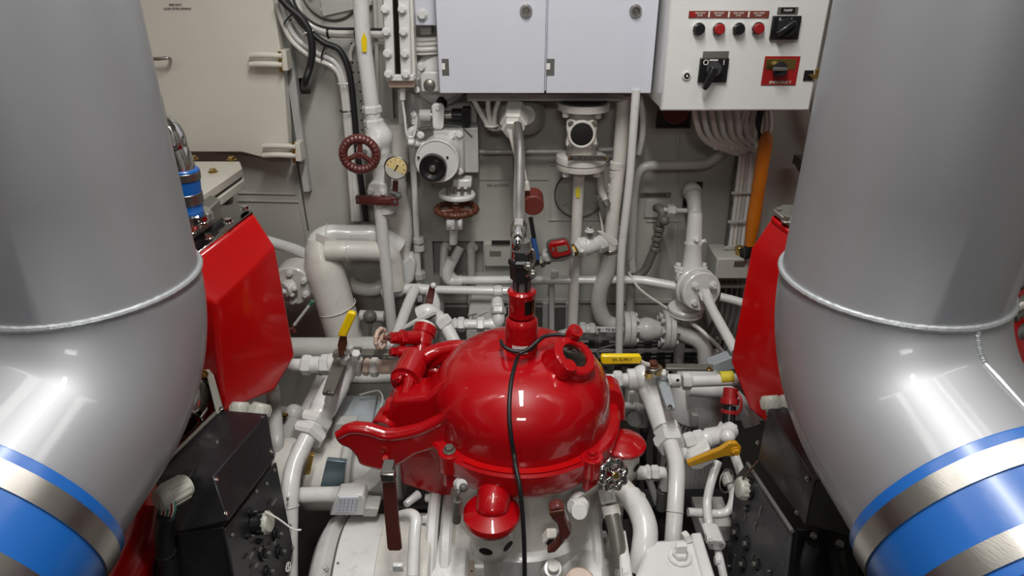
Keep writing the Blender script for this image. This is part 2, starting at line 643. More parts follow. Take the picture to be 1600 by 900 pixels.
# grey jamb strip beside it
struct(MB().prism([W(428, -40, 2.56), W(443, -40, 2.56), W(446, 0, 2.56), W(484, 300, 2.56), W(474, 300, 2.56), W(452, 150, 2.56), W(428, 0, 2.56)], Y_ * 0.04).build('trim_1', greyp, bev=0.002))

# white tank lid
lz = W(375, 254, 2.35).z
t = thing('tank_lid', 'white flat bolted tank lid behind the chrome elbow with blue sleeve', 'lid', WZ(330, 270, lz))
P = [WZ(*p, lz) for p in ((200, 252), (375, 252), (378, 262), (305, 312), (220, 380))]
MB().prism(P, -Z_ * 0.03).build('lid_plate', doorm, t, 0.004)
MB().prism([p + Vector((-.01, -.0, -0.03)) for p in P], -Z_ * 0.012).build('gasket', rubber, t)
MB().prism([p + Vector((-.0, 0, -0.042)) for p in P], -Z_ * 0.03).build('rim', doorm, t, 0.004)
for x, y in ((303, 249), (362, 250), (333, 269), (288, 318)):
    bolt(t, WZ(x, y, lz), Z_, 11, brass, 0.012)


# ================================================================ THE TWO BIG SILVER DUCTS
def duct(side, px_centre, lab, lab2, lab3):
    s = side
    Yt = 1.15
    zr = W(px_centre, 435, Yt).z
    X = W(px_centre, 435, Yt).x
    R = 0.196
    t = thing('air_duct', lab, 'duct', (X, Yt, 0.9))
    a = radians(10.3)
    h = Vector((s * sin(a), -cos(a), 0))
    rb = 0.247
    be = radians(74)
    base = Vector((X, Yt, zr))

    def axis_pt(w):
        return base + h * (rb * (1 - cos(w))) - Z_ * (rb * sin(w))

    P = [Vector((X, Yt, 3.0 - (3.0 - zr) * i / 8)) for i in range(9)]
    n = 20
    for i in range(1, n + 1):
        P.append(axis_pt(be * i / n))
    e = (h * sin(be) - Z_ * cos(be)).normalized()
    c1 = P[-1] + e * 0.12
    P.append(c1)
    # radius slightly swelling in the elbow
    rr = [R * 0.985] * 9 + [R * (1.0 + 0.02 * sin(pi * i / n)) for i in range(1, n + 1)] + [R]
    MB().path(P, rr, 64).build('duct_body', silver, t)
    # circumferential weld bead, uneven
    N = 240
    ring = [Vector((X + R * cos(2 * pi * i / N), Yt + R * sin(2 * pi * i / N), zr + 0.0003 * sin(i * 1.7))) for i in range(N)]
    MB().path(ring, [0.0058 + 0.00025 * sin(i * 2.1) + 0.0002 * sin(i * 5.3) for i in range(N)], 8, closed=True).build('weld_bead', weld, t)
    # seam along the inside of the bend
    side_v = Vector((h.y, -h.x, 0)) * (1 if s < 0 else -1)   # points to the outer side of the room
    ph = radians(3)
    seam = []
    for i in range(0, n + 1):
        w = be * i / n
        inward = h * cos(w) + Z_ * sin(w)
        seam.append(axis_pt(w) + (inward * cos(ph) + side_v * sin(ph)) * R * (1.0 + 0.02 * sin(pi * i / n)))
    seam.append(seam[-1] + e * 0.12)
    MB().path(catmull(seam, 3), [0.005 + 0.001 * sin(i * 2.3) for i in range(len(catmull(seam, 3)))], 8).build('seam_bead', weld, t)
    # silicone sleeve
    hs = thing('hose_coupling', lab2, 'hose coupling', c1 + e * 0.05)
    L = 0.185
    p0 = c1
    m = 70
    prof = []
    for i in range(m + 1):
        k = i / m
        rad = R + 0.012
        if i in (0, m):
            rad = R + 0.004
        elif i % 2 == 0:
            rad += 0.0006
        prof.append((k, rad))
    MB().lathe(p0, p0 + e * L, prof, 72).build('sleeve', blue, hs)
    for k0, k1 in ((0.02, 0.058), (0.128, 0.166)):
        b = MB().lathe(p0 + e * k0, p0 + e * k1, [(0, R + 0.0125), (0.03, R + 0.016), (0.97, R + 0.016), (1, R + 0.0125)], 72).build('clamp_band', steel, hs)
    q0 = p0 + e * 0.165
    t2 = thing('intake_pipe', lab3, 'pipe', q0 + e * 0.2)
    MB().cyl(q0, q0 + e * 0.5, R * 0.995, n=48).build('pipe_body', redm, t2)
    return X, Yt, zr


duct(1, 1392, 'silver painted air duct with weld bead, next to the white push-button control box', 'blue silicone hose sleeve with steel bands under the duct beside the control box', 'red intake pipe joined to the sleeve of the duct beside the control box')
duct(-1, 137, 'silver painted air duct with weld bead, next to the cream hatch', 'blue silicone hose sleeve with steel bands under the duct beside the cream hatch', 'red intake pipe joined to the sleeve of the duct beside the cream hatch')


# ================================================================ RED COVERS AND THE ENGINES THEY BELONG TO
def solid(root, name, m, pts, faces, bev=0.006, seg=3):
    return MB().poly([V(p) for p in pts], faces).build(name, m, root, bev, seg=seg)


YMAP[0] = lambda Y: 1.42 + (Y - 1.62) * 0.42 if Y > 1.3 else Y
t = thing('red_engine_cover', 'faceted glossy red engine cover with chrome top flange, beside the insulated pipe', 'engine cover', (380, 650, 1.95))
# front-to-back hull of the cover: near section and far section
Yn, Yf = 1.66, 2.2
near = [(250, 432, 1.62), (338, 474, Yn), (346, 560, Yn), (352, 640, Yn), (230, 640, 1.6)]
solid(t, 'cover', redm,
      [(262, 432, 1.66), (338, 475, 1.69), (350, 645, 1.66), (250, 640, 1.95),
       (398, 333, 2.22), (431, 385, 2.2), (462, 556, 2.16), (430, 610, 1.98), (300, 345, 2.25), (300, 640, 2.2), (262, 470, 1.64), (343, 562, 1.68), (250, 556, 1.62)],
      [(0, 1, 5, 4), (1, 11, 2, 7, 6, 5), (0, 12, 11, 1), (12, 3, 2, 11), (0, 3, 12), (0, 4, 8), (0, 8, 9, 3), (4, 5, 6, 9, 8), (6, 7, 9), (7, 2, 3, 9)], 0.008)
# chrome top flange
MB().prism([W(262, 440, 1.66), W(396, 336, 2.22), W(372, 325, 2.3), W(330, 330, 2.3), W(240, 405, 1.7)], Z_ * 0.012).build('top_flange', chrome, t, 0.002)
MB().prism([W(262, 442, 1.66), W(399, 337, 2.22), W(372, 329, 2.3), W(240, 407, 1.7)], Z_ * -0.012).build('red_flange', redm, t, 0.003)
for x, y, Y in ((386, 327, 2.2), (360, 347, 2.05), (329, 371, 1.93), (300, 394, 1.8), (334, 318, 2.2)):
    bolt(t, W(x - 3, y + 1, Y), Z_, 12, chrome, 0.011)

MB().prism([W(285, 412, 1.74), W(352, 352, 2.1), W(343, 343, 2.12), W(270, 398, 1.78)], Z_ * 0.002 + Z_ * .014).build('recess_shade', blackp, t, 0.001)  # black strip standing in for the dark of the recess beside the flange
t = thing('chrome_air_elbow', 'chrome elbow with short blue sleeve rising behind the silver duct', 'pipe elbow', (300, 345, 1.95))
MB().prism([W(262, 418, 1.74), W(345, 330, 2.2), W(330, 318, 2.25), W(240, 388, 1.8)], Z_ * 0.02).build('upper_flange', chrome, t, 0.003)
MB().prism([W(285, 402, 1.8), W(350, 340, 2.12), W(335, 332, 2.15), W(270, 385, 1.86)], Z_ * 0.05).build('clamp_plate', dullst, t, 0.004)
MB().sphere((262, 222, 1.95), 27 * SP((290, 300, 1.95)), 28, 18, (1, 1, 1.5)).build('elbow_shoulder', chrome, t)
P = catmull([V(p) for p in ((292, 352, 1.95), (289, 320, 1.95), (282, 275, 1.95), (270, 238, 1.95), (250, 208, 1.95), (222, 192, 1.95), (190, 184, 1.95))], 6)
MB().path(P, 24 * SP((290, 300, 1.95)), 28).build('elbow', chrome, t)
MB().cyl((303, 345, 1.95), (300, 330, 1.95), 30 * SP((290, 300, 1.95)), n=24).build('foot_flange', chrome, t)
cyl(t, 'top_plug', chrome, (250, 190, 1.93), (241, 150, 1.93), 22)
cyl(t, 'top_plug', chrome, (243, 152, 1.93), (238, 124, 1.93), 12)
MB().cyl((292, 330, 1.95), (284, 262, 1.95), 24.5 * SP((290, 300, 1.95)), n=28).build('sleeve', blue, t)
for a, b in (((286, 279, 1.95), (284, 267, 1.95)), ((291, 316, 1.95), (288, 300, 1.95))):
    MB().cyl(a, b, 26 * SP((290, 300, 1.95)), n=28, ch=.02).build('clamp_band', steel, t)
for x, y in ((275, 372), (292, 388), (318, 350), (300, 366)):
    bolt(t, W(x, y, 1.86), Z_, 11, chrome, 0.02)

YMAP[0] = None
t = thing('drain_cock', 'small grey drain cock with red cap under the tank lid', 'valve', (340, 305, 2.25))
cyl(t, 'body', darkg, (322, 308, 2.25), (362, 313, 2.25), 13)
cyl(t, 'nut', darkg, (350, 309, 2.24), (360, 315, 2.24), 17)
cyl(t, 'cap', redd, (341, 305, 2.24), (339, 292, 2.24), 10)
cyl(t, 'stem', white, (352, 320, 2.27), (356, 345, 2.27), 14)

YMAP[0] = lambda Y: Y - 0.10
t = thing('exhaust_elbow', 'chrome exhaust elbow with clamp plate below the faceted red cover', 'pipe elbow', (300, 620, 1.5))
solid(t, 'clamp_frame', dullst, [(270, 572, 1.55), (330, 572, 1.55), (350, 640, 1.5), (338, 650, 1.48), (322, 585, 1.52), (270, 583, 1.53),
                                 (270, 572, 1.58), (330, 572, 1.58), (350, 640, 1.53), (338, 650, 1.51), (322, 585, 1.55), (270, 583, 1.56)],
      [(0, 1, 2, 3, 4, 5), (11, 10, 9, 8, 7, 6), (0, 6, 7, 1), (1, 7, 8, 2), (2, 8, 9, 3), (3, 9, 10, 4), (4, 10, 11, 5), (5, 11, 6, 0)], 0.002)
P = catmull([V(p) for p in ((300, 575, 1.6), (300, 605, 1.55), (285, 640, 1.5), (250, 670, 1.45), (210, 690, 1.4))], 6)
MB().path(P, 34 * SP((290, 620, 1.5)), 28).build('elbow', chrome, t)
for i in (6, 12, 17):
    MB().torus(P[i], P[i + 1] - P[i], 35 * SP((290, 620, 1.5)), 0.006, 32, 8).build('rib', chrome, t)
bolt(t, (318, 583, 1.51), -Y_, 12, brass)

YMAP[0] = None
t = thing('engine_block', 'red engine block under the silver duct beside the cream hatch', 'engine', (150, 900, 1.3))
MB().abox((-1.9, 1.45, 0.3), (-1.12, 2.3, 1.0)).build('block', redm, t, 0.02)
MB().abox((-1.9, 0.9, 0.3), (-0.95, 1.36, 0.76)).build('housing', redm, t, 0.02)
MB().path(catmull([V(p) for p in ((300, 640, 1.45), (278, 690, 1.42), (265, 760, 1.35), (250, 850, 1.25), (215, 930, 1.15), (180, 960, 1.1))], 6), 0.055, 20).build('manifold', redm, t)
MB().path(catmull([V(p) for p in ((235, 790, 1.15), (222, 840, 1.1), (190, 910, 1.02), (150, 960, 1.0))], 6), 0.045, 20).build('manifold', redm, t)

# the other side
YMAP[0] = lambda Y: 1.42 + (Y - 1.62) * 0.42 if Y > 1.3 else Y
t = thing('red_engine_cover', 'faceted glossy red engine cover standing beside the orange wooden handle', 'engine cover', (1230, 650, 1.95))
solid(t, 'cover', redm,
      [(1207, 336, 2.22), (1250, 372, 2.02), (1172, 388, 2.2), (1140, 565, 2.16), (1170, 640, 2.0), (1200, 665, 1.9), (1290, 640, 1.75),
       (1252, 420, 1.95), (1330, 345, 2.25), (1330, 440, 1.8), (1330, 640, 1.75), (1330, 640, 2.2), (1245, 560, 1.85)],
      [(0, 1, 7, 2), (2, 7, 12, 5, 4, 3), (0, 8, 9, 7, 1), (7, 9, 10, 6, 12), (12, 6, 5), (5, 6, 10, 11), (4, 5, 11, 3), (0, 2, 3, 11, 8), (8, 11, 10, 9)], 0.008)
MB().prism([W(1207, 334, 2.2), W(1254, 372, 2.0), W(1330, 372, 2.0), W(1330, 328, 2.25), W(1222, 326, 2.28)], Z_ * 0.012).build('top_flange', dullst, t, 0.002)
MB().prism([W(1205, 338, 2.2), W(1253, 377, 2.0), W(1330, 377, 2.0), W(1330, 332, 2.25), W(1222, 330, 2.28)], Z_ * -0.014).build('red_flange', redm, t, 0.003)
MB().prism([W(1235, 345, 2.15), W(1260, 362, 2.05), W(1330, 362, 2.05), W(1330, 335, 2.2), W(1250, 334, 2.2)], Z_ * 0.05).build('clamp_plate', chrome, t, 0.004)
for x, y, Y in ((1215, 333, 2.2), (1228, 345, 2.12), (1243, 357, 2.05), (1240, 330, 2.27)):
    bolt(t, W(x, y + 3, Y), Z_, 11, dullst, 0.02)
YMAP[0] = None
t = thing('wall_bracket', 'small dark grey bracket on the bulkhead next to the silver duct edge', 'bracket', (1262, 268, 2.5))
quadbox(t, 'plate', darkg, [(1253, 250), (1275, 250), (1275, 262), (1250, 264)], 2.45, 0.08)
quadbox(t, 'plate', darkg, [(1255, 268), (1275, 262), (1275, 285), (1262, 280)], 2.45, 0.08)

t = thing('engine_block', 'red engine block under the silver duct beside the control box', 'engine', (1500, 900, 1.3))
MB().abox((1.15, 1.45, 0.3), (1.9, 2.3, 1.0)).build('block', redm, t, 0.02)
MB().abox((1.08, 0.9, 0.3), (1.9, 1.41, 0.8)).build('housing', darkg, t, 0.02)
solid(t, 'side_cover', redm, [(1540, 470, 1.6), (1640, 350, 1.8), (1700, 700, 1.5), (1600, 720, 1.4), (1660, 470, 1.9), (1700, 350, 1.95), (1750, 700, 1.9), (1700, 720, 1.9)],
      [(0, 1, 2, 3), (7, 6, 5, 4), (0, 4, 5, 1), (1, 5, 6, 2), (2, 6, 7, 3), (3, 7, 4, 0)], 0.01)
t = thing('coolant_pipe', 'bright stainless coolant pipe with weld ring at the outer edge of the duct', 'pipe', (1575, 495, 1.45))
pipe(t, 'tube', steel, [(1548, 540, 1.45), (1556, 500, 1.45), (1700, 430, 1.45)], 30, 24, 20)
MB().torus(W(1578, 488, 1.45), W(1700, 430, 1.45) - W(1556, 500, 1.45), 16 * SP((1578, 488, 1.45)), 0.004, 30, 8).build('weld_ring', dullst, t)
MB().torus(W(1553, 516, 1.45), Vector((.1, .1, 1)), 16 * SP((1578, 488, 1.45)), 0.004, 30, 8).build('weld_ring', dullst, t)
o = pipe(None, 'coolant_hose', darkg, [(1548, 460, 1.6), (1700, 415, 1.6)], 14)
tag(o, 'slim blue-grey hose above the bright stainless coolant pipe', 'hose')
o = pipe(None, 'coolant_hose', darkg, [(1552, 560, 1.6), (1590, 520, 1.6), (1700, 470, 1.6)], 20)
tag(o, 'thick blue-grey hose below the bright stainless coolant pipe', 'hose')
t = thing('intercooler_cap', 'ribbed bright metal intercooler end behind the duct at the picture edge', 'intercooler', (1590, 440, 1.8))
for i in range(5):
    MB().prism([W(1545 + i * 4, 452 - i * 9, 1.8), W(1680, 440 - i * 9, 1.8), W(1680, 433 - i * 9, 1.8), W(1547 + i * 4, 445 - i * 9, 1.8)], Y_ * 0.05).build('rib', chrome, t, 0.002)

# ================================================================ ON THE BULKHEAD
# tall white pipe with stop valve
t = thing('stop_valve_line', 'tall white pipe with yellow arrow, stop valve and maroon handwheel', 'pipe', (600, 515, 2.36))
pipe(t, 'upper_pipe', white, [(562, -30, 2.36), (567, 60, 2.36), (581, 168, 2.36)], 25)
MB().prism([W(*p, 2.36 - 0.0315) for p in ((569, 50), (573.5, 62), (573, 81), (566, 81), (564.5, 62))], -Y_ * 0.0015).build('arrow', yellow, t)
hexn(t, 'union_nut', white, (580, 164, 2.36), (582, 178, 2.36), 31)
cyl(t, 'union_ring', white, (582, 177, 2.36), (583, 186, 2.36), 25)
hexn(t, 'union_nut', white, (583, 185, 2.36), (585, 199, 2.36), 32)
MB().curve([(586, 196, 2.36), (592, 215, 2.36), (594, 240, 2.36), (596, 262, 2.36), (598, 290, 2.36)], [17 * SP((590, 220, 2.36)) * k for k in (1, 1.02, 1.05, 1.1, 1.15, 1.2, 1.25, 1.28, 1.28, 1.25, 1.2, 1.12, 1.05, 1, 1, 1, .95, .92, .9, .9, .9, .9, .9, .85, .85, .85, .85, .85, .85, .85, .85, .85, .85)], 20).build('valve_body', white, t)
MB().cyl((590, 225, 2.36), (569, 236, 2.24), 13 * SP((590, 220, 2.36)), n=16).build('bonnet', white, t)
cyl(t, 'stem', dullst, (576, 233, 2.28), (562, 241, 2.18), 7)
spokewheel(t, (562, 241, 2.18), Vector((0.10, -1, -0.12)), 25.5 * SP((562, 241, 2.18)), 6.2 * SP((562, 241, 2.18)), maroon, 3, ribs=26, hub=0.2)
hexn(t, 'union_nut', white, (596, 238, 2.36), (598, 254, 2.36), 29)
hexn(t, 'union_nut', white, (598, 257, 2.36), (600, 272, 2.36), 26)
quadbox(t, 'flange', white, [(575, 290), (579, 286), (603, 287), (605, 292), (605, 308), (574, 308)], 2.31, 0.09, 0.003)
for x, y in ((579, 299), (599, 300)):
    bolt(t, (x, y, 2.31), -Y_, 8, white)
quadbox(t, 'tag_bar', maroon, [(555, 307), (622, 309), (622, 322), (556, 319)], 2.29, 0.02, 0.001)
quadbox(t, 'tag_strip', maroon, [(566, 310), (610, 311), (610, 318), (566, 317)], 2.286, 0.004, 0.001)
for x, y in ((559, 313), (617, 316)):
    bolt(t, (x, y, 2.29), -Y_, 4, greylev, 0.004)
MB().cyl((602, 320, 2.34), (604, 332, 2.34), 14 * SP((602, 320, 2.34)), n=18).build('collar', white, t)
pipe(t, 'lower_pipe', white, [(593, 318, 2.33), (603, 420, 2.33), (613, 520, 2.33)], 18)

t = thing('pressure_gauge', 'round pressure gauge with yellowed dial beside the maroon handwheel', 'gauge', (620, 285, 2.3))
g = (619, 262, 2.27)
cyl(t, 'case', dullst, (619, 262, 2.27), (619.5, 262, 2.32), 37, n=40)
MB().torus(V(g), Y_, 17.6 * SP(g), 0.0035, 40, 8).build('bezel', steel, t)
dl = MB().cyl(V(g) - Y_ * 0.003, V(g), 16.5 * SP(g), n=40).build('dial', dialm, t)
n_ = V(g) - Y_ * 0.0045
MB().poly([n_ + Vector(p) * SP(g) for p in ((-5, 0, -7), (-3.6, 0, -7.8), (3.5, 0, 3), (2, 0, 4.5), (4, -.1, 5.5), (4.2, -.1, 2.3))], [(0, 1, 2, 3), (2, 4, 3), (2, 5, 4)]).build('needle', ink, dl)
for i in range(9):
    a = radians(225 - 270 * i / 8)
    MB().cyl(n_ + Vector((cos(a), 0, sin(a))) * 12 * SP(g), n_ + Vector((cos(a), 0, sin(a))) * 14.5 * SP(g), 0.0009, n=6).build('tick', ink, dl)
cyl(t, 'stem', maroon, (618, 282, 2.31), (617, 303, 2.31), 9)
cyl(t, 'cock', darkg, (610, 300, 2.3), (626, 306, 2.3), 8)
MB().sphere((622, 306, 2.3), 6 * SP(g)).build('cock_knob', darkg, t)

# insulated lagged pipes
t = thing('lagged_pipe', 'thick cream cloth-wrapped vertical pipe behind the tall white pipe with yellow arrow', 'pipe', (620, 470, 2.48))
k = SP((620, 300, 2.48))
pts = [(616, 190, 2.5), (616, 230, 2.5), (617, 262, 2.5), (614, 300, 2.5), (622, 340, 2.5), (624, 380, 2.5), (616, 420, 2.5), (605, 440, 2.5), (585, 452, 2.48), (560, 450, 2.46), (544, 440, 2.46)]
MB().path(catmull([V(p) for p in pts], 5), [k * r for r in ([24] * 10 + [19] * 3 + [22] * 12 + [20] * 6 + [17] * 5 + [12] * 15)], 20).build('lagging', cream, t)
for p in ((615, 258, 2.5), (620, 335, 2.5), (612, 425, 2.49)):
    MB().torus(V(p), Z_, 20 * k, 0.005, 28, 8).build('lagging_band', cream, t)
MB().prism([W(*p, 2.44) for p in ((625, 412), (642, 398), (650, 410), (646, 440), (630, 455), (622, 440))], Y_ * 0.06).build('lagging_flap', white, t, 0.01)

t = thing('lagged_pipe', 'leaning cream lagged pipe with horizontal top branch, widest pipe beside the faceted red cover', 'pipe', (540, 545, 2.3))
P = catmull([V(p) for p in ((625, 385, 2.42), (592, 367, 2.4), (545, 366, 2.38), (512, 366, 2.36), (495, 378, 2.34), (497, 400, 2.33))], 6)
MB().path(P, [14.5 * k] * 14 + [15.5 * k] * 20 if len(P) == 34 else 14.5 * k, 20).build('top_branch', white, t)
P = catmull([V(p) for p in ((497, 372, 2.34), (502, 400, 2.33), (518, 455, 2.31), (536, 515, 2.29), (545, 545, 2.28))], 5)
m = len(P)
MB().path(P, [k * (16 + 13 * min(1, i / 7)) for i in range(m)], 28).build('main_run', cream, t)
MB().path(catmull([V(p) for p in ((510, 392, 2.3), (545, 391, 2.31), (600, 394, 2.36), (614, 410, 2.38), (618, 450, 2.38))], 6), 15.5 * k, 18).build('second_branch', cream, t)
MB().prism([W(*p, 2.30) for p in ((493, 364), (528, 376), (526, 381), (506, 385), (494, 381))], Y_ * 0.004).build('loose_flap', cream, t, 0.001)
for p, r in (((506, 413, 2.33), 24), ((520, 392, 2.31), 16.5), ((545, 392, 2.31), 16.5), ((513, 366, 2.36), 15.8), ((527, 480, 2.3), 29.5), ((540, 535, 2.29), 29.5)):
    MB().torus(V(p), (Z_ * .95 - X_ * .25) if r > 20 else X_, r * k, 0.0025, 32, 8).build('lagging_band', cream, t)

o = pipe(None, 'cross_pipe', white, [(400, 372, 2.35), (440, 383, 2.38), (478, 395, 2.42), (492, 430, 2.45)], 17, 18)
tag(o, 'short white pipe bending out behind the upper corner of the faceted red cover', 'pipe')
o = pipe(None, 'cross_pipe', greyp, [(470, 433, 2.42), (520, 425, 2.45)], 16)
tag(o, 'stub of white pipe between round valve cover and leaning lagged pipe', 'pipe')

# round valve cover by the red cover
t = thing('valve_cover', 'round cream valve cover with bolts half hidden by the red engine cover', 'valve', (455, 480, 2.32))
cc = V((456, 448, 2.3))
MB().cyl(cc + Y_ * 0.1, cc, 33 * SP(cc), n=36).build('cover', cream, t)
MB().cyl(cc, cc - Y_ * 0.03 - X_ * .02, 15 * SP(cc), 12 * SP(cc), n=24).build('hub', cream, t)
ringbolts(t, cc, -Y_, 24 * SP(cc), 6, 9, white, 0.018, .5)
for i in range(4):
    a = i * pi / 2 + .3
    MB().sphere(cc + Vector((cos(a) * 8, -12, sin(a) * 8)) * SP(cc), 5 * SP(cc), 10, 8).build('bolt', white, t)
t = thing('drain_lever', 'thin white lever rod with green tip below round cream valve cover', 'lever', (475, 480, 2.2))
cyl(t, 'rod', white, (460, 508, 2.2), (486, 474, 2.2), 5)
cyl(t, 'tip', greent, (485, 476, 2.2), (489, 470, 2.2), 7)
hexn(t, 'nut', maroon, (455, 512, 2.2), (460, 520, 2.2), 10)

# level glass column
t = thing('level_glass', 'white bolted level gauge column with dark slot next to double cabinet', 'level gauge', (625, 130, 2.3))
quadbox(t, 'back_frame', cream, [(596, -20), (644, -20), (650, 125), (602, 125)], 2.3, 0.05, 0.003)
k = SP((620, 60, 2.3))
a = quadbox(t, 'cover_plate', white, [(598, -20), (612, -20), (617, 118), (603, 119)], 2.27, 0.04, 0.003)
a = quadbox(t, 'cover_plate', white, [(621, -20), (638, -20), (643, 118), (626, 119)], 2.27, 0.04, 0.003)
quadbox(t, 'slot_glass', glass, [(611, -20), (622, -20), (627, 117), (617, 117)], 2.285, 0.02, 0.001)
quadbox(t, 'cover_plate', white, [(602, 117), (646, 117), (647, 127), (604, 127)], 2.27, 0.05, 0.003)
for i, y in enumerate((-16, 15, 50, 84, 116)):
    bolt(t, (600 + (y + 20) * 0.055, y, 2.268), -Y_, 11, white, 0.014)
    bolt(t, (627 + (y + 20) * 0.055, y, 2.268), -Y_, 11, white, 0.014)
quadbox(t, 'gasket', copper, [(606, 126), (648, 126), (647, 137), (607, 137)], 2.29, 0.05, 0.002)
cyl(t, 'drain_nut', white, (629, 137, 2.32), (629, 156, 2.32), 9)
hose(t, 'drain_tube', white, [(628, 150, 2.32), (632, 180, 2.32), (636, 210, 2.32), (645, 214, 2.32), (649, 200, 2.32), (651, 184, 2.32)], 4)

# white service panel and the cables behind it
t = thing('motor_housing', 'small white box with large hex bolt above the horizontal cables', 'box', (670, 45, 2.4))
boxpx(t, 'housing', cabm, 646, -20, 692, 40, 2.38, 0.15)
bolt(t, (660, 23, 2.38), -Y_, 14, white, 0.015)
boxpx(t, 'foot', wallm, 656, 38, 674, 54, 2.42, 0.1)
for i, (y, w) in enumerate(((61, 9), (68, 8), (76, 9), (83, 4))):
    o = hose(None, 'cable_run', cream, [(640, y, 2.45), (660, y + 1.5, 2.44), (700, y - 1, 2.45)], w)
    tag(o, ('uppermost of four cream cables', 'second of four cream cables from the top', 'third of four cream cables from the top', 'thin lowest of four cream cables')[i] + ' between level gauge and cabinet', 'cable')

t = thing('gear_unit', 'round grey gear unit with square valve end and brass-coloured knob under the cabinet corner', 'gear unit', (685, 158, 2.42))
c = V((688, 123, 2.46))
MB().cyl(c, c + Y_ * 0.12, 42 * SP(c), n=40).build('housing', cream, t)
MB().cyl(c - Y_ * 0.01, c, 34 * SP(c), n=40).build('front_plate', white, t)
boxpx(t, 'valve_block', white, 656, 112, 688, 144, 2.38, 0.08, 0.006)
MB().sphere((671, 133, 2.378), 9.5 * SP((671, 133, 2.38)), 20, 12, (1, 0.5, 1)).build('knob', dullst, t)
for x, y in ((651, 120), (651, 140), (688, 120), (687, 140)):
    MB().cyl(W(x, y, 2.39), W(x, y, 2.43), 5 * S(x, y, 2.39), n=12).build('stud', white, t)
bolt(t, (659, 104, 2.4), -Y_, 11, white, 0.03)

# pressure transmitter
t = thing('pressure_transmitter', 'steel pressure transmitter with black plug on a rounded bracket', 'sensor', (690, 200, 2.42))
cyl(t, 'barrel', steel, (661, 181, 2.42), (712, 180, 2.42), 14)
cyl(t, 'collar', greyp, (656, 181, 2.42), (674, 181, 2.42), 20)
quadbox(t, 'bracket', white, [(674, 166), (678, 162), (690, 162), (694, 167), (693, 199), (689, 203), (680, 203), (676, 199)], 2.36, 0.02, 0.004)
for y in (169, 197):
    bolt(t, (684, y, 2.36), -Y_, 7, white, 0.006, washer=False)
cyl(t, 'plug', blackp, (706, 180, 2.42), (733, 180, 2.42), 21)
quadbox(t, 'plug_elbow', blackp, [(721, 169), (735, 169), (735, 196), (731, 199), (724, 199), (721, 194)], 2.39, 0.05, 0.006)
MB().cyl((690, 165, 2.45), (690, 152, 2.47), 0.02, n=16).build('cap', blackp, t)
hexn(t, 'elbow_nut', white, (644, 182, 2.42), (651, 178, 2.42), 14)
cyl(t, 'elbow_stub', white, (647, 180, 2.42), (647, 194, 2.42), 9)
hose(t, 'lead', darkg, [(640, 212, 2.4), (655, 200, 2.4), (672, 196, 2.4), (695, 196, 2.4), (720, 199, 2.4), (738, 214, 2.4)], 3)

# electric actuator
t = thing('valve_actuator', 'grey valve actuator with round face and black centre knob', 'actuator', (700, 310, 2.35))
a = boxpx(t, 'backing_plate', greyp, 626, 148, 747, 269, 2.5, 0.03)
boxpx(t, 'gear_housing', greyp, 676, 203, 726, 273, 2.36, 0.14, 0.01)
boxpx(t, 'side_cover', greyp, 724, 200, 748, 270, 2.4, 0.1, 0.003)
cyl(t, 'inlet_tube', white, (638, 222, 2.38), (665, 226, 2.38), 11)
c = V((683, 252, 2.26))
MB().cyl(V((690, 238, 2.38)), c, 31 * SP(c), 34 * SP(c), n=44, ch=0.03).build('drum', white, t)
MB().torus(c, c - V((690, 238, 2.38)), 33 * SP(c), 0.003, 44, 8).build('edge_ring', white, t)
ax = (c - V((690, 238, 2.38))).normalized()
c2 = c + Vector((-0.014, 0, -0.02))
MB().lathe(c2, c2 + ax * 0.02, [(0, 22 * SP(c)), (1, 21 * SP(c)), (1.0, 17 * SP(c)), (0.55, 11 * SP(c)), (0.6, 6 * SP(c)), (0.6, 0.1 * SP(c))], 36).build('black_knob', blackp, t)
MB().cyl(c2 + ax * 0.005, c2 + ax * 0.028, 5 * SP(c), n=8).build('knob_nut', dullst, t)
for x, y in ((654, 246), (699, 246), (676, 290)):
    MB().cyl(W(x, y, 2.255), W(x, y, 2.262), 2 * SP(c), n=10).build('screw', void, t)
for x, y in ((706, 212), (718, 210), (718, 268), (657, 211)):
    bolt(t, (x, y, 2.36), -Y_, 9, white)
hose(t, 'edge_pipe', white, [(652, 200, 2.4), (642, 205, 2.4), (640, 216, 2.4), (652, 226, 2.4), (668, 228, 2.38)], 11)
quadbox(t, 'yoke', white, [(708, 281), (737, 281), (736, 297), (706, 297)], 2.36, 0.06, 0.006)
for i in range(4):
    cyl(t, 'yoke_stud', dullst, (700 + i * 11, 292, 2.33 + 0.02 * (i % 2)), (700 + i * 11, 312, 2.33 + 0.02 * (i % 2)), 6)
MB().cyl((714, 308, 2.37), (714, 300, 2.37), 31 * SP(c), n=30).build('yoke_flange', white, t)

t = thing('stop_valve', 'brown rusty horizontal handwheel valve under the grey actuator', 'valve', (712, 370, 2.36))
c = V((713, 327, 2.33))
spokewheel(t, c, Vector((0.0, 0.0, 1)), 31 * SP(c), 4.6 * SP(c), rustm, 5, ribs=18, hub=0.22)
cyl(t, 'stem', cream, (713, 300, 2.36), (713, 350, 2.36), 9)
quadbox(t, 'gland_flange', white, [(697, 345), (722, 345), (722, 360), (697, 360)], 2.33, 0.05, 0.004)
for x in (702, 717):
    bolt(t, (x, 352, 2.33), -Y_, 6, white, 0.008)
cyl(t, 'neck', white, (709, 358, 2.36), (708, 380, 2.37), 13)

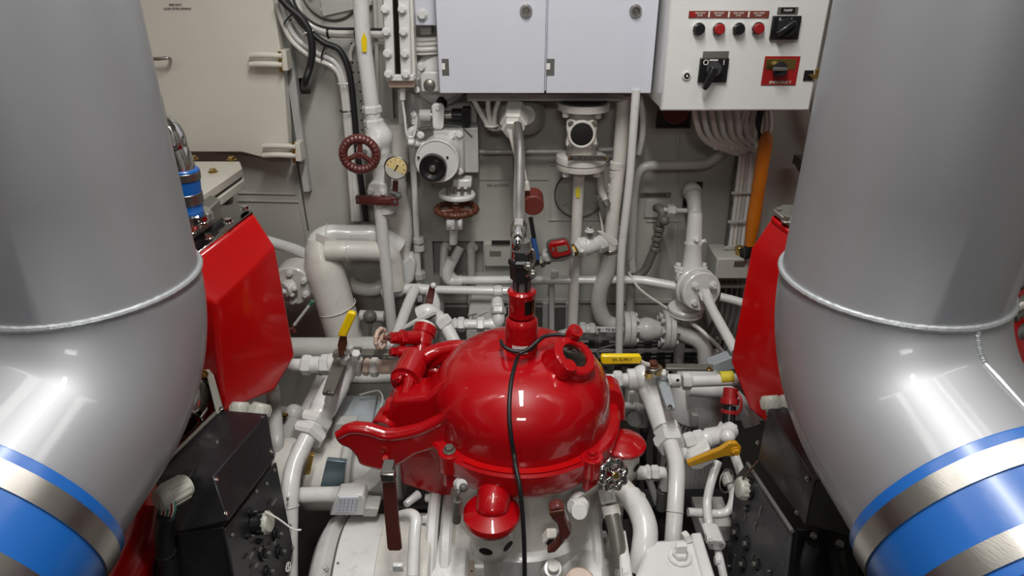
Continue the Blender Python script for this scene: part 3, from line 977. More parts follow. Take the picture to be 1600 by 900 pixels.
# three small pipes coming out of the recess
o = pipe(None, 'recess_pipe', greyp, [(697, 382, 2.62), (694, 386, 2.5), (693, 432, 2.47)], 13, 10)
tag(o, 'short grey pipe bending down out of the square recess, nearest the lagged pipe', 'pipe')
o = pipe(None, 'recess_pipe', greyp, [(738, 382, 2.62), (736, 387, 2.5), (737, 475, 2.5)], 13, 10)
tag(o, 'grey pipe bending down out of the square recess, on the side of the white nameplate', 'pipe')
for x in (697, 738):
    o = hexn(None, 'recess_nut', greyp, (x, 383, 2.52), (x - 1, 391, 2.5), 18)
    tag(o, 'hexagon nut on ' + ('first' if x < 700 else 'last') + ' of the grey pipes in the square recess', 'nut')
t = thing('water_line', 'long white horizontal pipe running from the recess behind the steel hose to the flanged valve', 'pipe', (860, 440, 2.42))
pipe(t, 'pipe_run', white, [(719, 386, 2.5), (700, 425, 2.46), (712, 438, 2.46), (1000, 437, 2.4), (1072, 450, 2.35)], 13.5, 12)
MB().curve([(707, 405, 2.46), (699, 424, 2.455), (702, 438, 2.455), (722, 439, 2.455)], 9 * SP((700, 430, 2.455)), 16).build('elbow', white, t)
cyl(t, 'coupling', white, (940, 436.5, 2.42), (953, 436.5, 2.42), 18)
cyl(t, 'valve_stub', white, (867, 423, 2.42), (866, 433, 2.42), 12)
t = thing('water_line', 'white horizontal pipe with coupling just beneath the long one, ending behind the red column', 'pipe', (720, 460, 2.38))
pipe(t, 'pipe_run', white, [(622, 455, 2.38), (640, 452, 2.38), (800, 455, 2.38)], 13.5, 10)
MB().curve([(600, 458, 2.4), (625, 453, 2.39), (650, 452, 2.38), (680, 454, 2.38)], [k2 * SP((640, 455, 2.38)) for k2 in [11] * 10 + [9] * 15], 16).build('reducer', white, t)
cyl(t, 'coupling', white, (772, 455, 2.37), (784, 455, 2.37), 18)
hexn(t, 'elbow_nut', white, (778, 448, 2.37), (778, 468, 2.37), 16)
o = pipe(None, 'drop_pipe', greyp, [(862, 440, 2.45), (862, 520, 2.45)], 9)
tag(o, 'thin grey drop pipe between red column and sight valve downpipe', 'pipe')
for i, x in enumerate((858,)):
    o = pipe(None, 'drop_pipe', greyp, [(x, 440, 2.5), (x, 462, 2.5)], 5)
    tag(o, 'very short thin stub under the long white horizontal pipe', 'pipe')

# thin conduit left of the actuator
t = thing('conduit', 'slim white conduit with two unions running down beside the lagged pipe', 'pipe', (655, 440, 2.48))
pipe(t, 'tube', white, [(626, 140, 2.5), (628, 205, 2.48), (643, 222, 2.48), (648, 300, 2.48), (656, 470, 2.48)], 10, 12)
for y in (371, 383):
    cyl(t, 'coupling', white, (654 + (y - 371) * .08, y, 2.48), (654.5 + (y - 371) * .08, y + 8, 2.48), 17)
hexn(t, 'coupling_nut', greyp, (655, 424, 2.48), (656, 436, 2.48), 20)

# cables and bundle at the upper left
k = 2.5
runs = [([(432, -10), (436, 20), (455, 62), (488, 90), (520, 105), (533, 130), (541, 200), (552, 345)], cream, 8, 'outermost pale cable'),
        ([(441, -10), (446, 25), (464, 60), (495, 82), (524, 98), (538, 130), (547, 200), (558, 345)], white, 8, 'second pale cable'),
        ([(450, -10), (455, 20), (473, 52), (505, 76), (530, 92), (543, 130), (551, 200), (562, 345)], cream, 7, 'third pale cable')]
for P, m, w, l in runs:
    o = hose(None, 'cable', m, [(x, y, 2.5) for x, y in P], w)
    tag(o, l + ' of the bundle curving down beside the cream hatch', 'cable')
o = hose(None, 'cable', rubber, [(x, y, 2.47) for x, y in ((440, -10), (455, 12), (477, 42), (505, 66), (530, 78), (545, 110), (552, 160), (560, 250), (572, 345))], 10)
tag(o, 'long thick black cable curving down with the pale bundle', 'cable')
o = hose(None, 'cable', rubber, [(x, y, 2.45) for x, y in ((432, -10), (450, 10), (472, 30), (484, 52), (488, 80), (484, 105), (476, 130))] + [(475, 140, 2.62)], 11)
tag(o, 'black cable curving down into the small square hole', 'cable')
o = hose(None, 'cable', rubber, [(x, y, 2.46) for x, y in ((455, -10), (466, 15), (490, 36), (515, 44), (560, 45), (600, 46))], 4)
tag(o, 'thin black cable over the pale conduit behind the tall pipe', 'cable')
t = thing('cable_conduit', 'pale conduit running sideways behind the tall pipe, held by black ties', 'conduit', (560, 60, 2.5))
hose(t, 'tube', cream, [(x, y, 2.5) for x, y in ((462, -10), (468, 20), (485, 40), (512, 52), (560, 54), (600, 55))], 12)
for x, y in ((513, 52), (556, 54)):
    MB().torus(W(x, y, 2.5), X_, 7 * S(x, y, 2.5), 0.004, 24, 8).build('cable_tie', blackp, t)
for i, (x, y, r, ax) in enumerate(((455, 27, 17, Vector((1, 0, -1.2))), (508, 79, 16, Vector((1, 0, -.5))), (542, 129, 15, Vector((.1, 0, -1))), (544, 172, 14, Vector((.1, 0, -1))))):
    o = MB().torus(W(x, y, 2.5), ax, r * S(x, y, 2.5) * (0.9), 0.0028, 28, 6).build('cable_tie', blackp if i != 2 else white)
    tag(o, ('uppermost black', 'second black', 'white', 'lowest black')[i] + ' cable tie around the bundle beside the cream hatch', 'cable tie')
o = MB().torus(W(482, 50, 2.46), Vector((.3, 0, -1)), 8 * S(482, 50, 2.5), 0.003, 20, 6).build('cable_tie', white)
tag(o, 'white cable tie where the black cable leaves the bundle', 'cable tie')
o = hose(None, 'conduit_loop', cream, [(x, y, 2.52) for x, y in ((548, 95), (548, 80), (556, 68), (575, 66), (600, 67))], 6)
tag(o, 'thin pale conduit looping behind the tall pipe over the perforated tray', 'conduit')
o = pipe(None, 'rear_conduit', wallm, [(585, -20, 2.52), (590, 120, 2.52), (597, 340, 2.52)], 7)
tag(o, 'slim vertical conduit directly behind the tall pipe with yellow arrow', 'conduit')

# ---------------------------------------------------------------- the double cabinet
t = thing('electrical_cabinet', 'pale double-door electrical cabinet with two round locks', 'cabinet', (850, 146, 2.4))
a, b = W(688, 144, 2.3), W(1017, 144, 2.3)
b = Vector((W(1015, 144, 2.3).x, 0, a.z))
ztop = 2.3
MB().abox((a.x + .004, 2.305, a.z + 0.004), (b.x - .004, 2.56, ztop)).build('body', cabm, t, 0.002)
xm = W(851.5, 144, 2.3).x
for i, (x0, x1) in enumerate(((a.x, xm - 0.0025), (xm + 0.0025, b.x))):
    dr = MB().abox((x0, 2.275, a.z), (x1, 2.302, ztop)).build('door', cabm, t, 0.003)
    xl, yl = ((822, 17), (993, 17))[i]
    c = W(xl, yl, 2.275)
    lk = MB().lathe(c, c - Y_ * 0.014, [(0, 10 * S(xl, yl, 2.275)), (.5, 9.6 * S(xl, yl, 2.275)), (1, 7 * S(xl, yl, 2.275)), (1, 5 * S(xl, yl, 2.275)), (.5, 4.2 * S(xl, yl, 2.275)), (.5, 0.0001)], 28).build('lock', steel, dr)
    xh, yh = ((696, 105), (860, 105))[i]
    MB().cyl(c - Y_ * .006, c - Y_ * 0.012, 0.0045, n=6).build('lock_insert', darkg, dr)
    h = boxpx(dr, 'hinge_cutout', darkg, xh - 6, yh - 13, xh + 6, yh + 13, 2.2735, 0.004, 0.0003)
    boxpx(dr, 'hinge_pin', inkw, xh - 6, yh - 6, xh - 0.5, yh + 4, 2.2715, 0.004, 0.0008)
boxpx(t, 'mounting_rail', wallm, 730, 147, 975, 158, 2.4, 0.05, 0.002)

# control box with push buttons
t = thing('control_box', 'white control box with push buttons, rotary switches and key', 'control box', (1150, 172, 2.2))
a, b = W(1034, 172, 2.14), W(1263, 173, 2.14)
zb = a.z
MB().abox((a.x, 2.165, zb), (b.x, 2.42, 2.3)).build('body', cbox, t, 0.004)
dr = MB().abox((a.x - .004, 2.14, zb - .003), (b.x + .004, 2.163, 2.3)).build('door', cbox, t, 0.006)
YB = 2.14
NX = S(1150, 90, YB)
for i, (x, y) in enumerate(((1091, 45), (1122, 45), (1153, 45), (1183, 44))):
    c = W(x, y, YB)
    btn = MB().cyl(c, c - Y_ * 0.012, 9.5 * NX, n=28).build('button_ring', chrome, dr)
    c = c - Y_ * 0.012
    MB().cyl(c, c - Y_ * 0.012, 7.8 * NX, n=28, ch=.15).build('push_button', blackp if i % 2 == 0 else redd, dr)
pl = boxpx(dr, 'nameplate_strip', brown, 1077, 17, 1201, 28, YB - 0.003, 0.003, 0.0003)
for x in (1108, 1139, 1170):
    boxpx(pl, 'divider', inkw, x - .6, 18, x + .6, 27, YB - 0.0036, 0.001, 0)
boxpx(pl, 'red_patch', redd, 1078, 18, 1087, 27, YB - 0.0038, 0.001, 0)
for x, s in ((1094, 'FIRE PUMP\nSTOP'), (1123, 'FIRE PUMP\nSTART'), (1154, 'GEN. PUMP\nSTOP'), (1186, 'GEN. PUMP\nSTART')):
    text(pl, s, W(x, 22.5, YB - 0.0042), X_, Z_, 0.0065, inkw)
# cam switch, upper
pl = boxpx(dr, 'nameplate', dullst, 1216, 11, 1246, 22, YB - 0.003, 0.003, 0.0005)
text(boxpx(pl, 'plate_face', blackp, 1221, 12, 1242, 21, YB - 0.0036, 0.001, 0), 'PUMP', W(1231.5, 16.5, YB - 0.0045), X_, Z_, 0.010, inkw)
sw = boxpx(dr, 'switch_plate', blackp, 1209, 25, 1247, 62, YB - 0.012, 0.012, 0.002)
MB().cyl(W(1229, 44, YB - .012), W(1229, 44, YB - .028), 14 * NX, n=28).build('switch_dial', blackp, dr)
MB().box(W(1229, 44, YB - .036), (X_ + Z_ * 0.75).normalized() * 15 * NX, (X_ * .75 - Z_).normalized() * 4 * NX, Y_ * 0.009).build('switch_grip', blackp, dr, 0.003)
text(sw, '0', W(1219, 30, YB - .0125), X_, Z_, 0.011, inkw)
text(sw, '1', W(1237, 30, YB - .0125), X_, Z_, 0.011, inkw)
# main switch with long lever
boxpx(dr, 'nameplate', dullst, 1099, 80, 1138, 91, YB - 0.003, 0.003, 0.0005)
sw = boxpx(dr, 'switch_plate', blackp, 1095, 91, 1135, 129, YB - 0.012, 0.012, 0.002)
text(sw, 'O', W(1103, 98, YB - .0135), X_, Z_, 0.022, inkw)
text(sw, 'I', W(1131, 98, YB - .0135), X_, Z_, 0.022, inkw)
boxpx(sw, 'white_line', inkw, 1109, 93, 1122, 95, YB - .0135, 0.001, 0)
MB().cyl(W(1116, 108, YB - .012), W(1116, 108, YB - .03), 12 * NX, n=28).build('switch_dial', blackp, dr)
MB().prism([W(*p, YB - .045) for p in ((1113, 104), (1124, 107), (1122, 114), (1108, 138), (1103, 142), (1098, 139))], Y_ * 0.022).build('switch_lever', blackp, dr, 0.004)
# red emergency plate
sw = boxpx(dr, 'switch_plate', redd, 1196, 88, 1243, 133, YB - 0.003, 0.003, 0.0005)
boxpx(sw, 'metal_band', brass, 1198, 92, 1242, 109, YB - 0.0045, 0.002, 0.0003)
MB().cyl(W(1219, 108, YB - .004), W(1219, 108, YB - .03), 11 * NX, n=28).build('rotary_knob', blackp, dr)
MB().box(W(1219, 108, YB - .034), X_ * 11 * NX, Z_ * 2.6 * NX, Y_ * 0.006).build('knob_grip', darkg, dr, 0.002)
text(sw, 'EMERGENCY', W(1219, 129, YB - .0042), X_, Z_, 0.012, inkw)
# small lamp socket, key
c = W(1072.5, 118, YB)
MB().cyl(c, c - Y_ * .006, 7 * NX, n=24).build('lamp_ring', white, dr)
MB().cyl(c - Y_ * .006, c - Y_ * .008, 4.6 * NX, n=20).build('lamp_socket', blackp, dr)
MB().cyl(c - Y_ * .008, c - Y_ * .010, 1.6 * NX, n=12).build('lamp_pin', inkw, dr)
boxpx(dr, 'lock_plate', blackp, 1258, 110, 1269, 126, YB - .004, 0.004, 0.0005)
quadbox(dr, 'key', brass, [(1264, 117), (1274, 116), (1274, 108), (1286, 108), (1288, 124), (1270, 123)], YB - .012, 0.004, 0.001)
MB().torus(W(1280, 112, YB - .012), Y_, 4.2 * NX, 0.002, 20, 6).build('key_bow', brass, dr)
MB().cyl(W(1056, 172, 2.55), W(1056, 172, 2.5), 0.05, n=28).build('rear_boss', brown, t)

o = pipe(None, 'wall_pipe', white, [(1225, 40, 2.5), (1268, 120, 2.5), (1276, 180, 2.5), (1300, 215, 2.5)], 18, 40)
tag(o, 'white pipe passing behind the control box towards the silver duct', 'pipe')

# ---------------------------------------------------------------- hose suspension and steel hose
t = thing('hose_connector', 'large hexagonal hose connector with lever arm under the double cabinet', 'connector', (803, 210, 2.35))
boxpx(t, 'bracket', wallm, 775, 155, 837, 209, 2.52, 0.02)
MB().cyl(W(822, 180, 2.5), W(822, 180, 2.4), 30 * S(822, 180, 2.5), 15 * S(822, 180, 2.5), n=28).build('bell', wallm, t)
a, b = V((806, 172, 2.42)), V((802, 196, 2.34))
MB().hex(a, b, 22 * SP(b)).build('large_nut', cream, t, sharp=20)
MB().hex(b, b + (b - a) * 0.35, 18 * SP(b)).build('small_nut', cream, t, sharp=20)
MB().prism([W(*p, 2.31) for p in ((790, 200), (796, 195), (808, 196), (811, 204), (808, 225), (805, 252), (797, 222))], Y_ * 0.03).build('lever_arm', cream, t, 0.006)
t = thing('braided_hose', 'braided stainless steel hose hanging down to the red column', 'hose', (812, 430, 1.6))
P = [(808, 196, 2.3), (812, 225, 2.2), (812, 265, 2.05), (811, 310, 1.85), (811, 352, 1.62)]
C = catmull([V(p) for p in P], 24)
r0 = 8.5 * SP((812, 270, 2.0))
MB().path(C, [r0 * (1 + 0.03 * (i % 2)) for i in range(len(C))], 18).build('braid', braidm, t)
for q in (-.45, .45, 0):
    pass
cyl(t, 'ferrule', steel, (811, 335, 1.72), (811, 352, 1.62), 18)
hexn(t, 'swivel_nut', steel, (811, 350, 1.6), (810, 364, 1.56), 26)
cyl(t, 'swivel_ring', dullst, (811, 360, 1.56), (810, 368, 1.54), 25)
MB().curve([(810, 360, 1.56), (809, 376, 1.50), (809, 392, 1.5), (809, 405, 1.5)], 10.5 * SP((809, 380, 1.5)), 24).build('elbow', chrome, t)
cyl(t, 'elbow_ring', steel, (809, 402, 1.5), (809, 409, 1.5), 24)

# suspended line with brown float & blue tape
t = thing('float_switch', 'round brown plastic switch hanging on a strap with blue tape', 'switch', (834, 330, 2.3))
c = V((833, 322, 2.28))
MB().cyl(c + Y_ * .07 + Z_ * 0.012, c, 17 * SP(c), n=32).build('head', brown, t)
quadbox(t, 'strap', cream, [(814, 286), (826, 284), (829, 298), (815, 299)], 2.27, 0.02)
hose(t, 'cord', darkg, [(803, 215, 2.4), (803, 250, 2.4), (805, 300, 2.38)], 3)
hose(t, 'cord', cream, [(820, 270, 2.3), (816, 240, 2.33), (824, 290, 2.28)], 2)
hose(t, 'cable', rubber, [(829, 340, 2.3), (834, 370, 2.3), (838, 395, 2.3), (840, 412, 2.3)], 7)
hose(t, 'blue_tape', bluetape, [(833, 372, 2.298), (837, 392, 2.298), (839, 405, 2.298)], 9)

# three cables gathered under the cabinet
for i, (x, y) in enumerate(((738, 152), (762, 152), (781, 152))):
    o = hose(None, 'cable', cream, [(x, y, 2.42), ((x * .55 + 765 * .45), 175, 2.4), (762 + i * 5, 196, 2.4)], 8)
    tag(o, ('widest-hanging', 'middle', 'innermost')[i] + ' of three cream cables gathered under the double cabinet', 'cable')
o = MB().torus(W(768, 196, 2.4), Z_, 0.022, 0.005, 20, 8).build('cable_tie', cream)
tag(o, 'cream tie gathering the three cables under the double cabinet', 'cable tie')
o = hose(None, 'cable', cream, [(762, 198, 2.42), (775, 201, 2.42), (790, 197, 2.44)], 9)
tag(o, 'cream cable tail leading from the gathered cables to the hose connector', 'cable')
o = pipe(None, 'thin_conduit', greyp, [(745, 237, 2.53), (880, 237, 2.53)], 7)
tag(o, 'thin horizontal grey conduit on the bulkhead behind the steel hose', 'conduit')
o = pipe(None, 'thin_conduit', greyp, [(935, 234, 2.53), (990, 233, 2.53)], 7)
tag(o, 'short thin conduit beside the sight valve behind the twin pipes', 'conduit')

# ================================================================ SIGHT VALVE AND PIPES, RIGHT OF THE STEEL HOSE
t = thing('sight_valve', 'cream sight valve with round black window and metal tag', 'valve', (905, 525, 2.42))
cx = 2.42
a, b = V((911, 158, cx)), V((906, 268, cx))
k = SP(a)
H = (b - a).length
ax = Vector((0, 0, -1))
top = W(912, 160, cx)
bot = Vector((top.x, cx, W(905, 262, cx).z))
L = (top - bot).length
MB().lathe(top, bot, [(0, 41 * k), (.10, 41 * k), (.12, 26 * k), (.2, 21 * k), (.32, 23 * k), (.5, 24 * k), (.68, 22 * k), (.76, 24 * k), (.80, 40 * k), (.84, 41 * k), (.94, 41 * k), (1, 40 * k)], 40).build('body', cream, t)
MB().torus(bot + Z_ * L * 0.1, Z_, 41 * k, 0.0015, 40, 6).build('flange_joint', wallt, t)
MB().cyl(top + Z_ * 0.002, top + Z_ * 0.010, 37 * k, n=40).build('gasket', rubber, t)
wc = V((909, 210, cx - 0.075))
quadbox(t, 'window_flange', cream, [(886, 190), (893, 187), (909, 192), (926, 187), (933, 191), (933, 200), (931, 210), (934, 226), (930, 234), (921, 232), (909, 235), (896, 232), (887, 233), (884, 226), (887, 210), (885, 200)], cx - 0.07, 0.03, 0.004)
MB().cyl(wc + Y_ * 0.06, wc, 22 * k, n=40).build('window_neck', cream, t)
MB().torus(wc, Y_, 19.5 * k, 0.0055, 40, 10).build('window_ring', cream, t)
MB().cyl(wc - Y_ * .001, wc - Y_ * 0.003, 17.5 * k, n=36).build('window_glass', void, t)
for x, y in ((892, 193), (929, 193), (891, 229), (928, 229)):
    bolt(t, (x, y, cx - 0.07), -Y_, 7, dullst, 0.01)
pl = quadbox(t, 'tag_plate', dullst, [(887, 242), (950, 243), (950, 252), (887, 251)], cx - 0.10, 0.003, 0.0005)
text(pl, 'BILGE SUCTION', W(918, 247, cx - .104), X_, Z_, 0.017, ink)
for x in (891, 946):
    bolt(t, (x, 247, cx - 0.1), -Y_, 3.5, brass, 0.004)
for x, y in ((884, 178), (934, 180), (884, 271), (932, 271)):
    cyl(t, 'flange_bolt', white, (x, y - 4, cx - 0.04), (x, y + 5, cx - 0.04), 11)
pipe(t, 'downpipe', cream, [(905, 268, cx), (899, 400, cx), (894, 530, cx)], 17)
MB().prism([W(*p, cx - 0.0235) for p in ((903, 290), (907, 298), (906, 309), (900, 309), (899, 298))], -Y_ * 0.0012).build('arrow', yellowd, t)
hose(t, 'foot_bend', greyp, [(895, 515, 2.42), (888, 520, 2.42), (872, 526, 2.42), (860, 540, 2.42)], 16)

t = thing('twin_pipe', 'thick cream pipe with two couplings that swings into an S-bend by the check valve', 'pipe', (950, 520, 2.4))
pipe(t, 'upper_run', cream, [(975, 150, 2.44), (968, 250, 2.42), (957, 340, 2.4), (953, 400, 2.4)], 21, 10, 20)
for y0, y1, w in ((252, 264, 25), (266, 278, 23), (288, 300, 25), (352, 362, 24), (342, 350, 22)):
    x0 = 975 - (y0 - 150) * 0.093
    cyl(t, 'coupling', cream, (x0, y0, 2.42), (x0 - 1, y1, 2.42), w)
MB().curve([(952, 395, 2.4), (948, 425, 2.4), (938, 452, 2.4), (936, 480, 2.4), (948, 503, 2.4), (975, 511, 2.4)], 12.5 * SP((940, 450, 2.4)), 22).build('s_bend', greyp, t)
cyl(t, 'clamp_ring', dullst, (953, 388, 2.4), (953, 394, 2.4), 25)
pl = quadbox(t, 'tag_plate', white, [(932, 511), (1000, 512), (1000, 520), (932, 519)], 2.3, 0.003, 0.0005)
text(pl, 'TO BILGE', W(958, 515.5, 2.2985), X_, Z_, 0.014, ink)
bolt(pl, (936, 515, 2.3), -Y_, 4, greylev, 0.004)
o = pipe(None, 'riser_pipe', white, [(994, 140, 2.28), (984, 280, 2.28), (970, 400, 2.28), (967, 560, 2.28)], 12.5, 30)
tag(o, 'thin white riser in front of the thick cream pipe, running full height under the cabinet', 'pipe')
t = thing('union_pipe', 'small pipe union between sight valve downpipe and S-bend', 'union', (905, 525, 2.42))
cyl(t, 'stub', greyp, (895, 515, 2.42), (935, 516, 2.42), 15)
union(t, (905, 514, 2.4), (930, 515, 2.4), 22, greyp)
o = pipe(None, 'bracket_pipe', cream, [(938, 268, 2.46), (939, 300, 2.46), (948, 316, 2.44), (958, 325, 2.43)], 12, 10)
tag(o, 'short cream conduit bending towards the thick pipe beside the sight valve tag', 'pipe')
t = thing('small_clamp', 'dark metal clamp lever hanging on the thick cream pipe', 'clamp', (940, 345, 2.38))
hexn(t, 'nut', dullst, (946, 312, 2.38), (950, 322, 2.37), 11)
quadbox(t, 'clamp_arm', darkg, [(932, 306), (940, 309), (946, 330), (942, 345), (938, 330)], 2.36, 0.015)
cyl(t, 'rod', cream, (938, 330, 2.38), (942, 365, 2.38), 4)

o = pipe(None, 'curved_conduit', white, [(999, 150, 2.45), (1005, 180, 2.45), (1004, 215, 2.45), (998, 240, 2.47)], 10, 20)
tag(o, 'short bowed white conduit under the gap between the two cabinets', 'conduit')
o = pipe(None, 'curved_conduit', greyp, [(1140, 225, 2.5), (1110, 257, 2.5), (1050, 258, 2.5), (998, 259, 2.5), (990, 300, 2.5), (984, 500, 2.5)], 15, 40)
tag(o, 'long grey conduit running sideways from the cable bundle and then down', 'conduit')

# flow meter and ball valve
t = thing('flow_meter', 'red handheld-shaped flow meter with grey display, beside blue tape', 'meter', (873, 400, 2.33))
quadbox(t, 'case', darkg, [(853, 385), (858, 378), (884, 374), (890, 378), (896, 396), (892, 401), (866, 407), (860, 403)], 2.27, 0.03, 0.006)
quadbox(t, 'red_face', redd, [(856, 385), (860, 379), (883, 375), (888, 379), (893, 395), (890, 399), (867, 404), (862, 401)], 2.262, 0.02, 0.005)
quadbox(t, 'display', lcd, [(869, 386), (886, 383), (888, 391), (872, 395)], 2.2605, 0.004, 0.0005)
quadbox(t, 'button', darkg, [(862, 388), (866, 387), (867, 392), (863, 393)], 2.2605, 0.004, 0.001)
quadbox(t, 'button', redm, [(861, 382), (880, 378), (881, 381), (862, 385)], 2.2605, 0.004, 0.001)
quadbox(t, 'body', greyp, [(846, 398), (850, 412), (880, 410), (900, 402), (896, 390)], 2.29, 0.06, 0.01)
union(t, (842, 408, 2.32), (858, 401, 2.32), 24, dullst)
cyl(t, 'stub', dullst, (828, 412, 2.32), (845, 406, 2.32), 14)
t = thing('ball_valve', 'white ball valve with cream lever beside the red flow meter', 'valve', (925, 400, 2.36))
hexn(t, 'end_nut', brass, (893, 392, 2.33), (901, 389, 2.33), 19)
MB().curve([(900, 390, 2.34), (912, 384, 2.35), (925, 383, 2.35), (945, 378, 2.38)], [k * SP((920, 385, 2.35)) for k in (11, 12, 13, 14, 15, 16, 16, 15, 14, 14, 14, 15, 16, 16, 15, 14, 13, 12, 12, 12, 11, 11, 11, 11, 11)], 20).build('body', white, t)
hexn(t, 'end_nut', white, (933, 384, 2.35), (944, 379, 2.37), 28)
hexn(t, 'end_nut', white, (905, 390, 2.34), (913, 387, 2.34), 28)
cyl(t, 'stem', dullst, (922, 370, 2.33), (921, 356, 2.33), 9)
bolt(t, (921, 362, 2.33), Z_, 11, white, 0.015)
quadbox(t, 'lever', cream, [(933, 361), (940, 361), (965, 376), (966, 383), (958, 384), (948, 376)], 2.29, 0.005, 0.002)

# hydraulic hose with fitting block
t = thing('hydraulic_hose', 'dark grey hydraulic hose with ribbed fittings curving behind the thin white riser', 'hose', (1010, 430, 2.45))
hose(t, 'hose', darkg, [(980, 440, 2.45), (1005, 425, 2.45), (1018, 400, 2.45), (1024, 385, 2.45)], 13, 14)
for i in range(6):
    cyl(t, 'ferrule', greylev, (1023 + i * 1.5, 392 - i * 8, 2.45), (1024.5 + i * 1.5, 386 - i * 8, 2.45), 17 - (i % 2) * 4)
MB().curve([(1032, 350, 2.45), (1035, 334, 2.45), (1030, 326, 2.47), (1026, 325, 2.52)], 7 * SP((1030, 330, 2.45)), 14).build('elbow', darkg, t)
MB().sphere((1038, 345, 2.43), 8 * SP((1030, 330, 2.45)), 12, 8).build('cap', darkg, t)
hexn(t, 'lock_nut', greyp, (1042, 329, 2.45), (1055, 330, 2.45), 21)
cyl(t, 'cross_tube', greyp, (1036, 328, 2.45), (1085, 330, 2.45), 8)
quadbox(t, 'pipe_clamp', greyp, [(983, 412), (990, 402), (994, 420), (993, 427), (984, 427)], 2.46, 0.03)

# ---------------------------------------------------------------- cables below the control box
for i in range(7):
    x0 = 1086 + i * 13
    lo = 232 - i * 2 if i < 5 else 225
    o = hose(None, 'cable', (cream, white)[i % 2], [(x0 - 2, 166, 2.36 + i * .008), (x0 + 2, 190, 2.36 + i * .008), (x0 + 10 - i, 212, 2.36 + i * .008), (x0 + 28 - i * 2, 227, 2.38 + i * .008), (1152 + i * 4, 240 - i, 2.41)], 8.5)
    tag(o, ('first', 'second', 'third', 'fourth', 'fifth', 'sixth', 'seventh')[i] + ' of seven pale cables looping under the control box, counted from the sight valve', 'cable', 'pale cables looping under the control box')
for i in range(7):
    x0 = 1158 + i * 8
    o = hose(None, 'cable', (white, cream, greyp)[i % 3], [(x0 + (6 - i) * 2 - 4, 166, 2.4), (x0 - 2, 200, 2.41), (1158 + i * 5.6, 235, 2.44), (1151 + i * 6.0, 300, 2.45), (1139 + i * 6.2, 400, 2.46)], 6.5)
    tag(o, ('outermost by the grey junction box', 'second', 'third', 'fourth', 'fifth', 'sixth', 'seventh, next to the orange handle')[i] + (' of the' if i in (1, 2, 3, 4, 5) else ' of the') + ' straight pale cables in the vertical bundle', 'cable', 'straight pale cables beside the orange handle')
o = quadbox(None, 'cable_tray', greyp, [(1152, 225), (1200, 225), (1192, 420), (1130, 420)], 2.5, 0.01, 0.001)
tag(o, 'narrow grey cable tray behind the vertical cable bundle', 'cable tray')
o = quadbox(None, 'edge_strip', wallt, [(1151, 235), (1154, 235), (1132, 420), (1128, 420)], 2.485, 0.01, 0)
tag(o, 'dark toothed edge strip along the vertical cable bundle', 'edge strip')
for i, y in enumerate((240, 300, 345, 385)):
    xx = 1176 - (y - 240) * 0.1
    o = quadbox(None, 'cable_clamp', greyp, [(xx - 26 - i, y), (xx + 22, y - 2), (xx + 22, y + 2), (xx - 26 - i, y + 4)], 2.43, 0.004, 0.001)
    tag(o, ('top', 'upper middle', 'lower middle', 'bottom')[i] + ' thin clamp across the straight vertical cable bundle', 'cable clamp')
for i, (x, y) in enumerate(((1118, 231), (1143, 231))):
    o = MB().sphere((x, y, 2.37), 0.008, 10, 8).build('clip_head', white)
    tag(o, ('first', 'second')[i] + ' white clip head on the lowest looping cable', 'clip')
for i in range(3):
    o = hose(None, 'black_lead', rubber, [(1186 + i * 4, 166, 2.38), (1182 + i * 3, 195, 2.36), (1190 - i * 2, 215, 2.36), (1196 - i * 4, 240, 2.4), (1194 - i * 2, 290, 2.43)], 4)
    tag(o, ('first', 'second', 'third')[i] + ' thin black lead running down into the bundle next to the orange handle', 'cable', 'thin black leads under the control box')

t = thing('wooden_handle', 'long orange lacquered wooden handle hung upright beside the cable bundle', 'tool', (1170, 390, 2.36))
MB().lathe((1199, 206, 2.34), (1171, 385, 2.34), [(0, .004), (.01, .012), (.035, .020), (.08, .024), (.12, .0245), (.5, .024), (.75, .026), (.9, .022), (1, .018)], 20).build('handle', orange, t)
MB().lathe((1171, 383, 2.34), (1169, 402, 2.34), [(0, .019), (.6, .019), (1, .014)], 16).build('ferrule', blackp, t)
t = thing('junction_box', 'grey junction box with brass cable gland at the foot of the cable bundle', 'box', (1145, 435, 2.42))
boxpx(t, 'enclosure', wallm, 1121, 404, 1180, 436, 2.36, 0.15, 0.005)
boxpx(t, 'nameplate', dullst, 1148, 408, 1164, 417, 2.358, 0.003, 0.0005)
cyl(t, 'gland', brass, (1156, 398, 2.4), (1155, 385, 2.4), 13)
cyl(t, 'gland_nut', rubber, (1163, 404, 2.38), (1165, 388, 2.38), 16)

# ---------------------------------------------------------------- pressure regulator with round flange
t = thing('regulator_valve', 'white pressure regulator with round bolted flange and tapered top tube', 'valve', (1080, 530, 2.35))
k = SP((1085, 400, 2.36))
MB().curve([(1078, 296, 2.64), (1080, 297, 2.55), (1084, 312, 2.47), (1086, 338, 2.42)], [13.5 * k] * 8 + [12.5 * k] * 8 + [11 * k] * 9, 20).build('inlet_elbow', greyp, t)
MB().cyl((1081, 297, 2.53), (1082, 303, 2.51), 15 * k, n=24).build('elbow_ring', greyp, t)
MB().lathe((1086.5, 332, 2.40), (1081, 424, 2.36), [(0, 10 * k), (.04, 11 * k), (.5, 13 * k), (.5, 14.5 * k), (.53, 14.5 * k), (.55, 13.5 * k), (.97, 16 * k), (1, 17 * k)], 28).build('spring_tube', white, t)
bolt(t, (1087, 375, 2.355), -Y_ + Z_ * .4, 7, white, 0.02)
cyl(t, 'side_screw', white, (1095, 378, 2.37), (1103, 376, 2.36), 6)
zt = V((1081, 422, 2.36)).z
ct = V((1081, 422, 2.36))
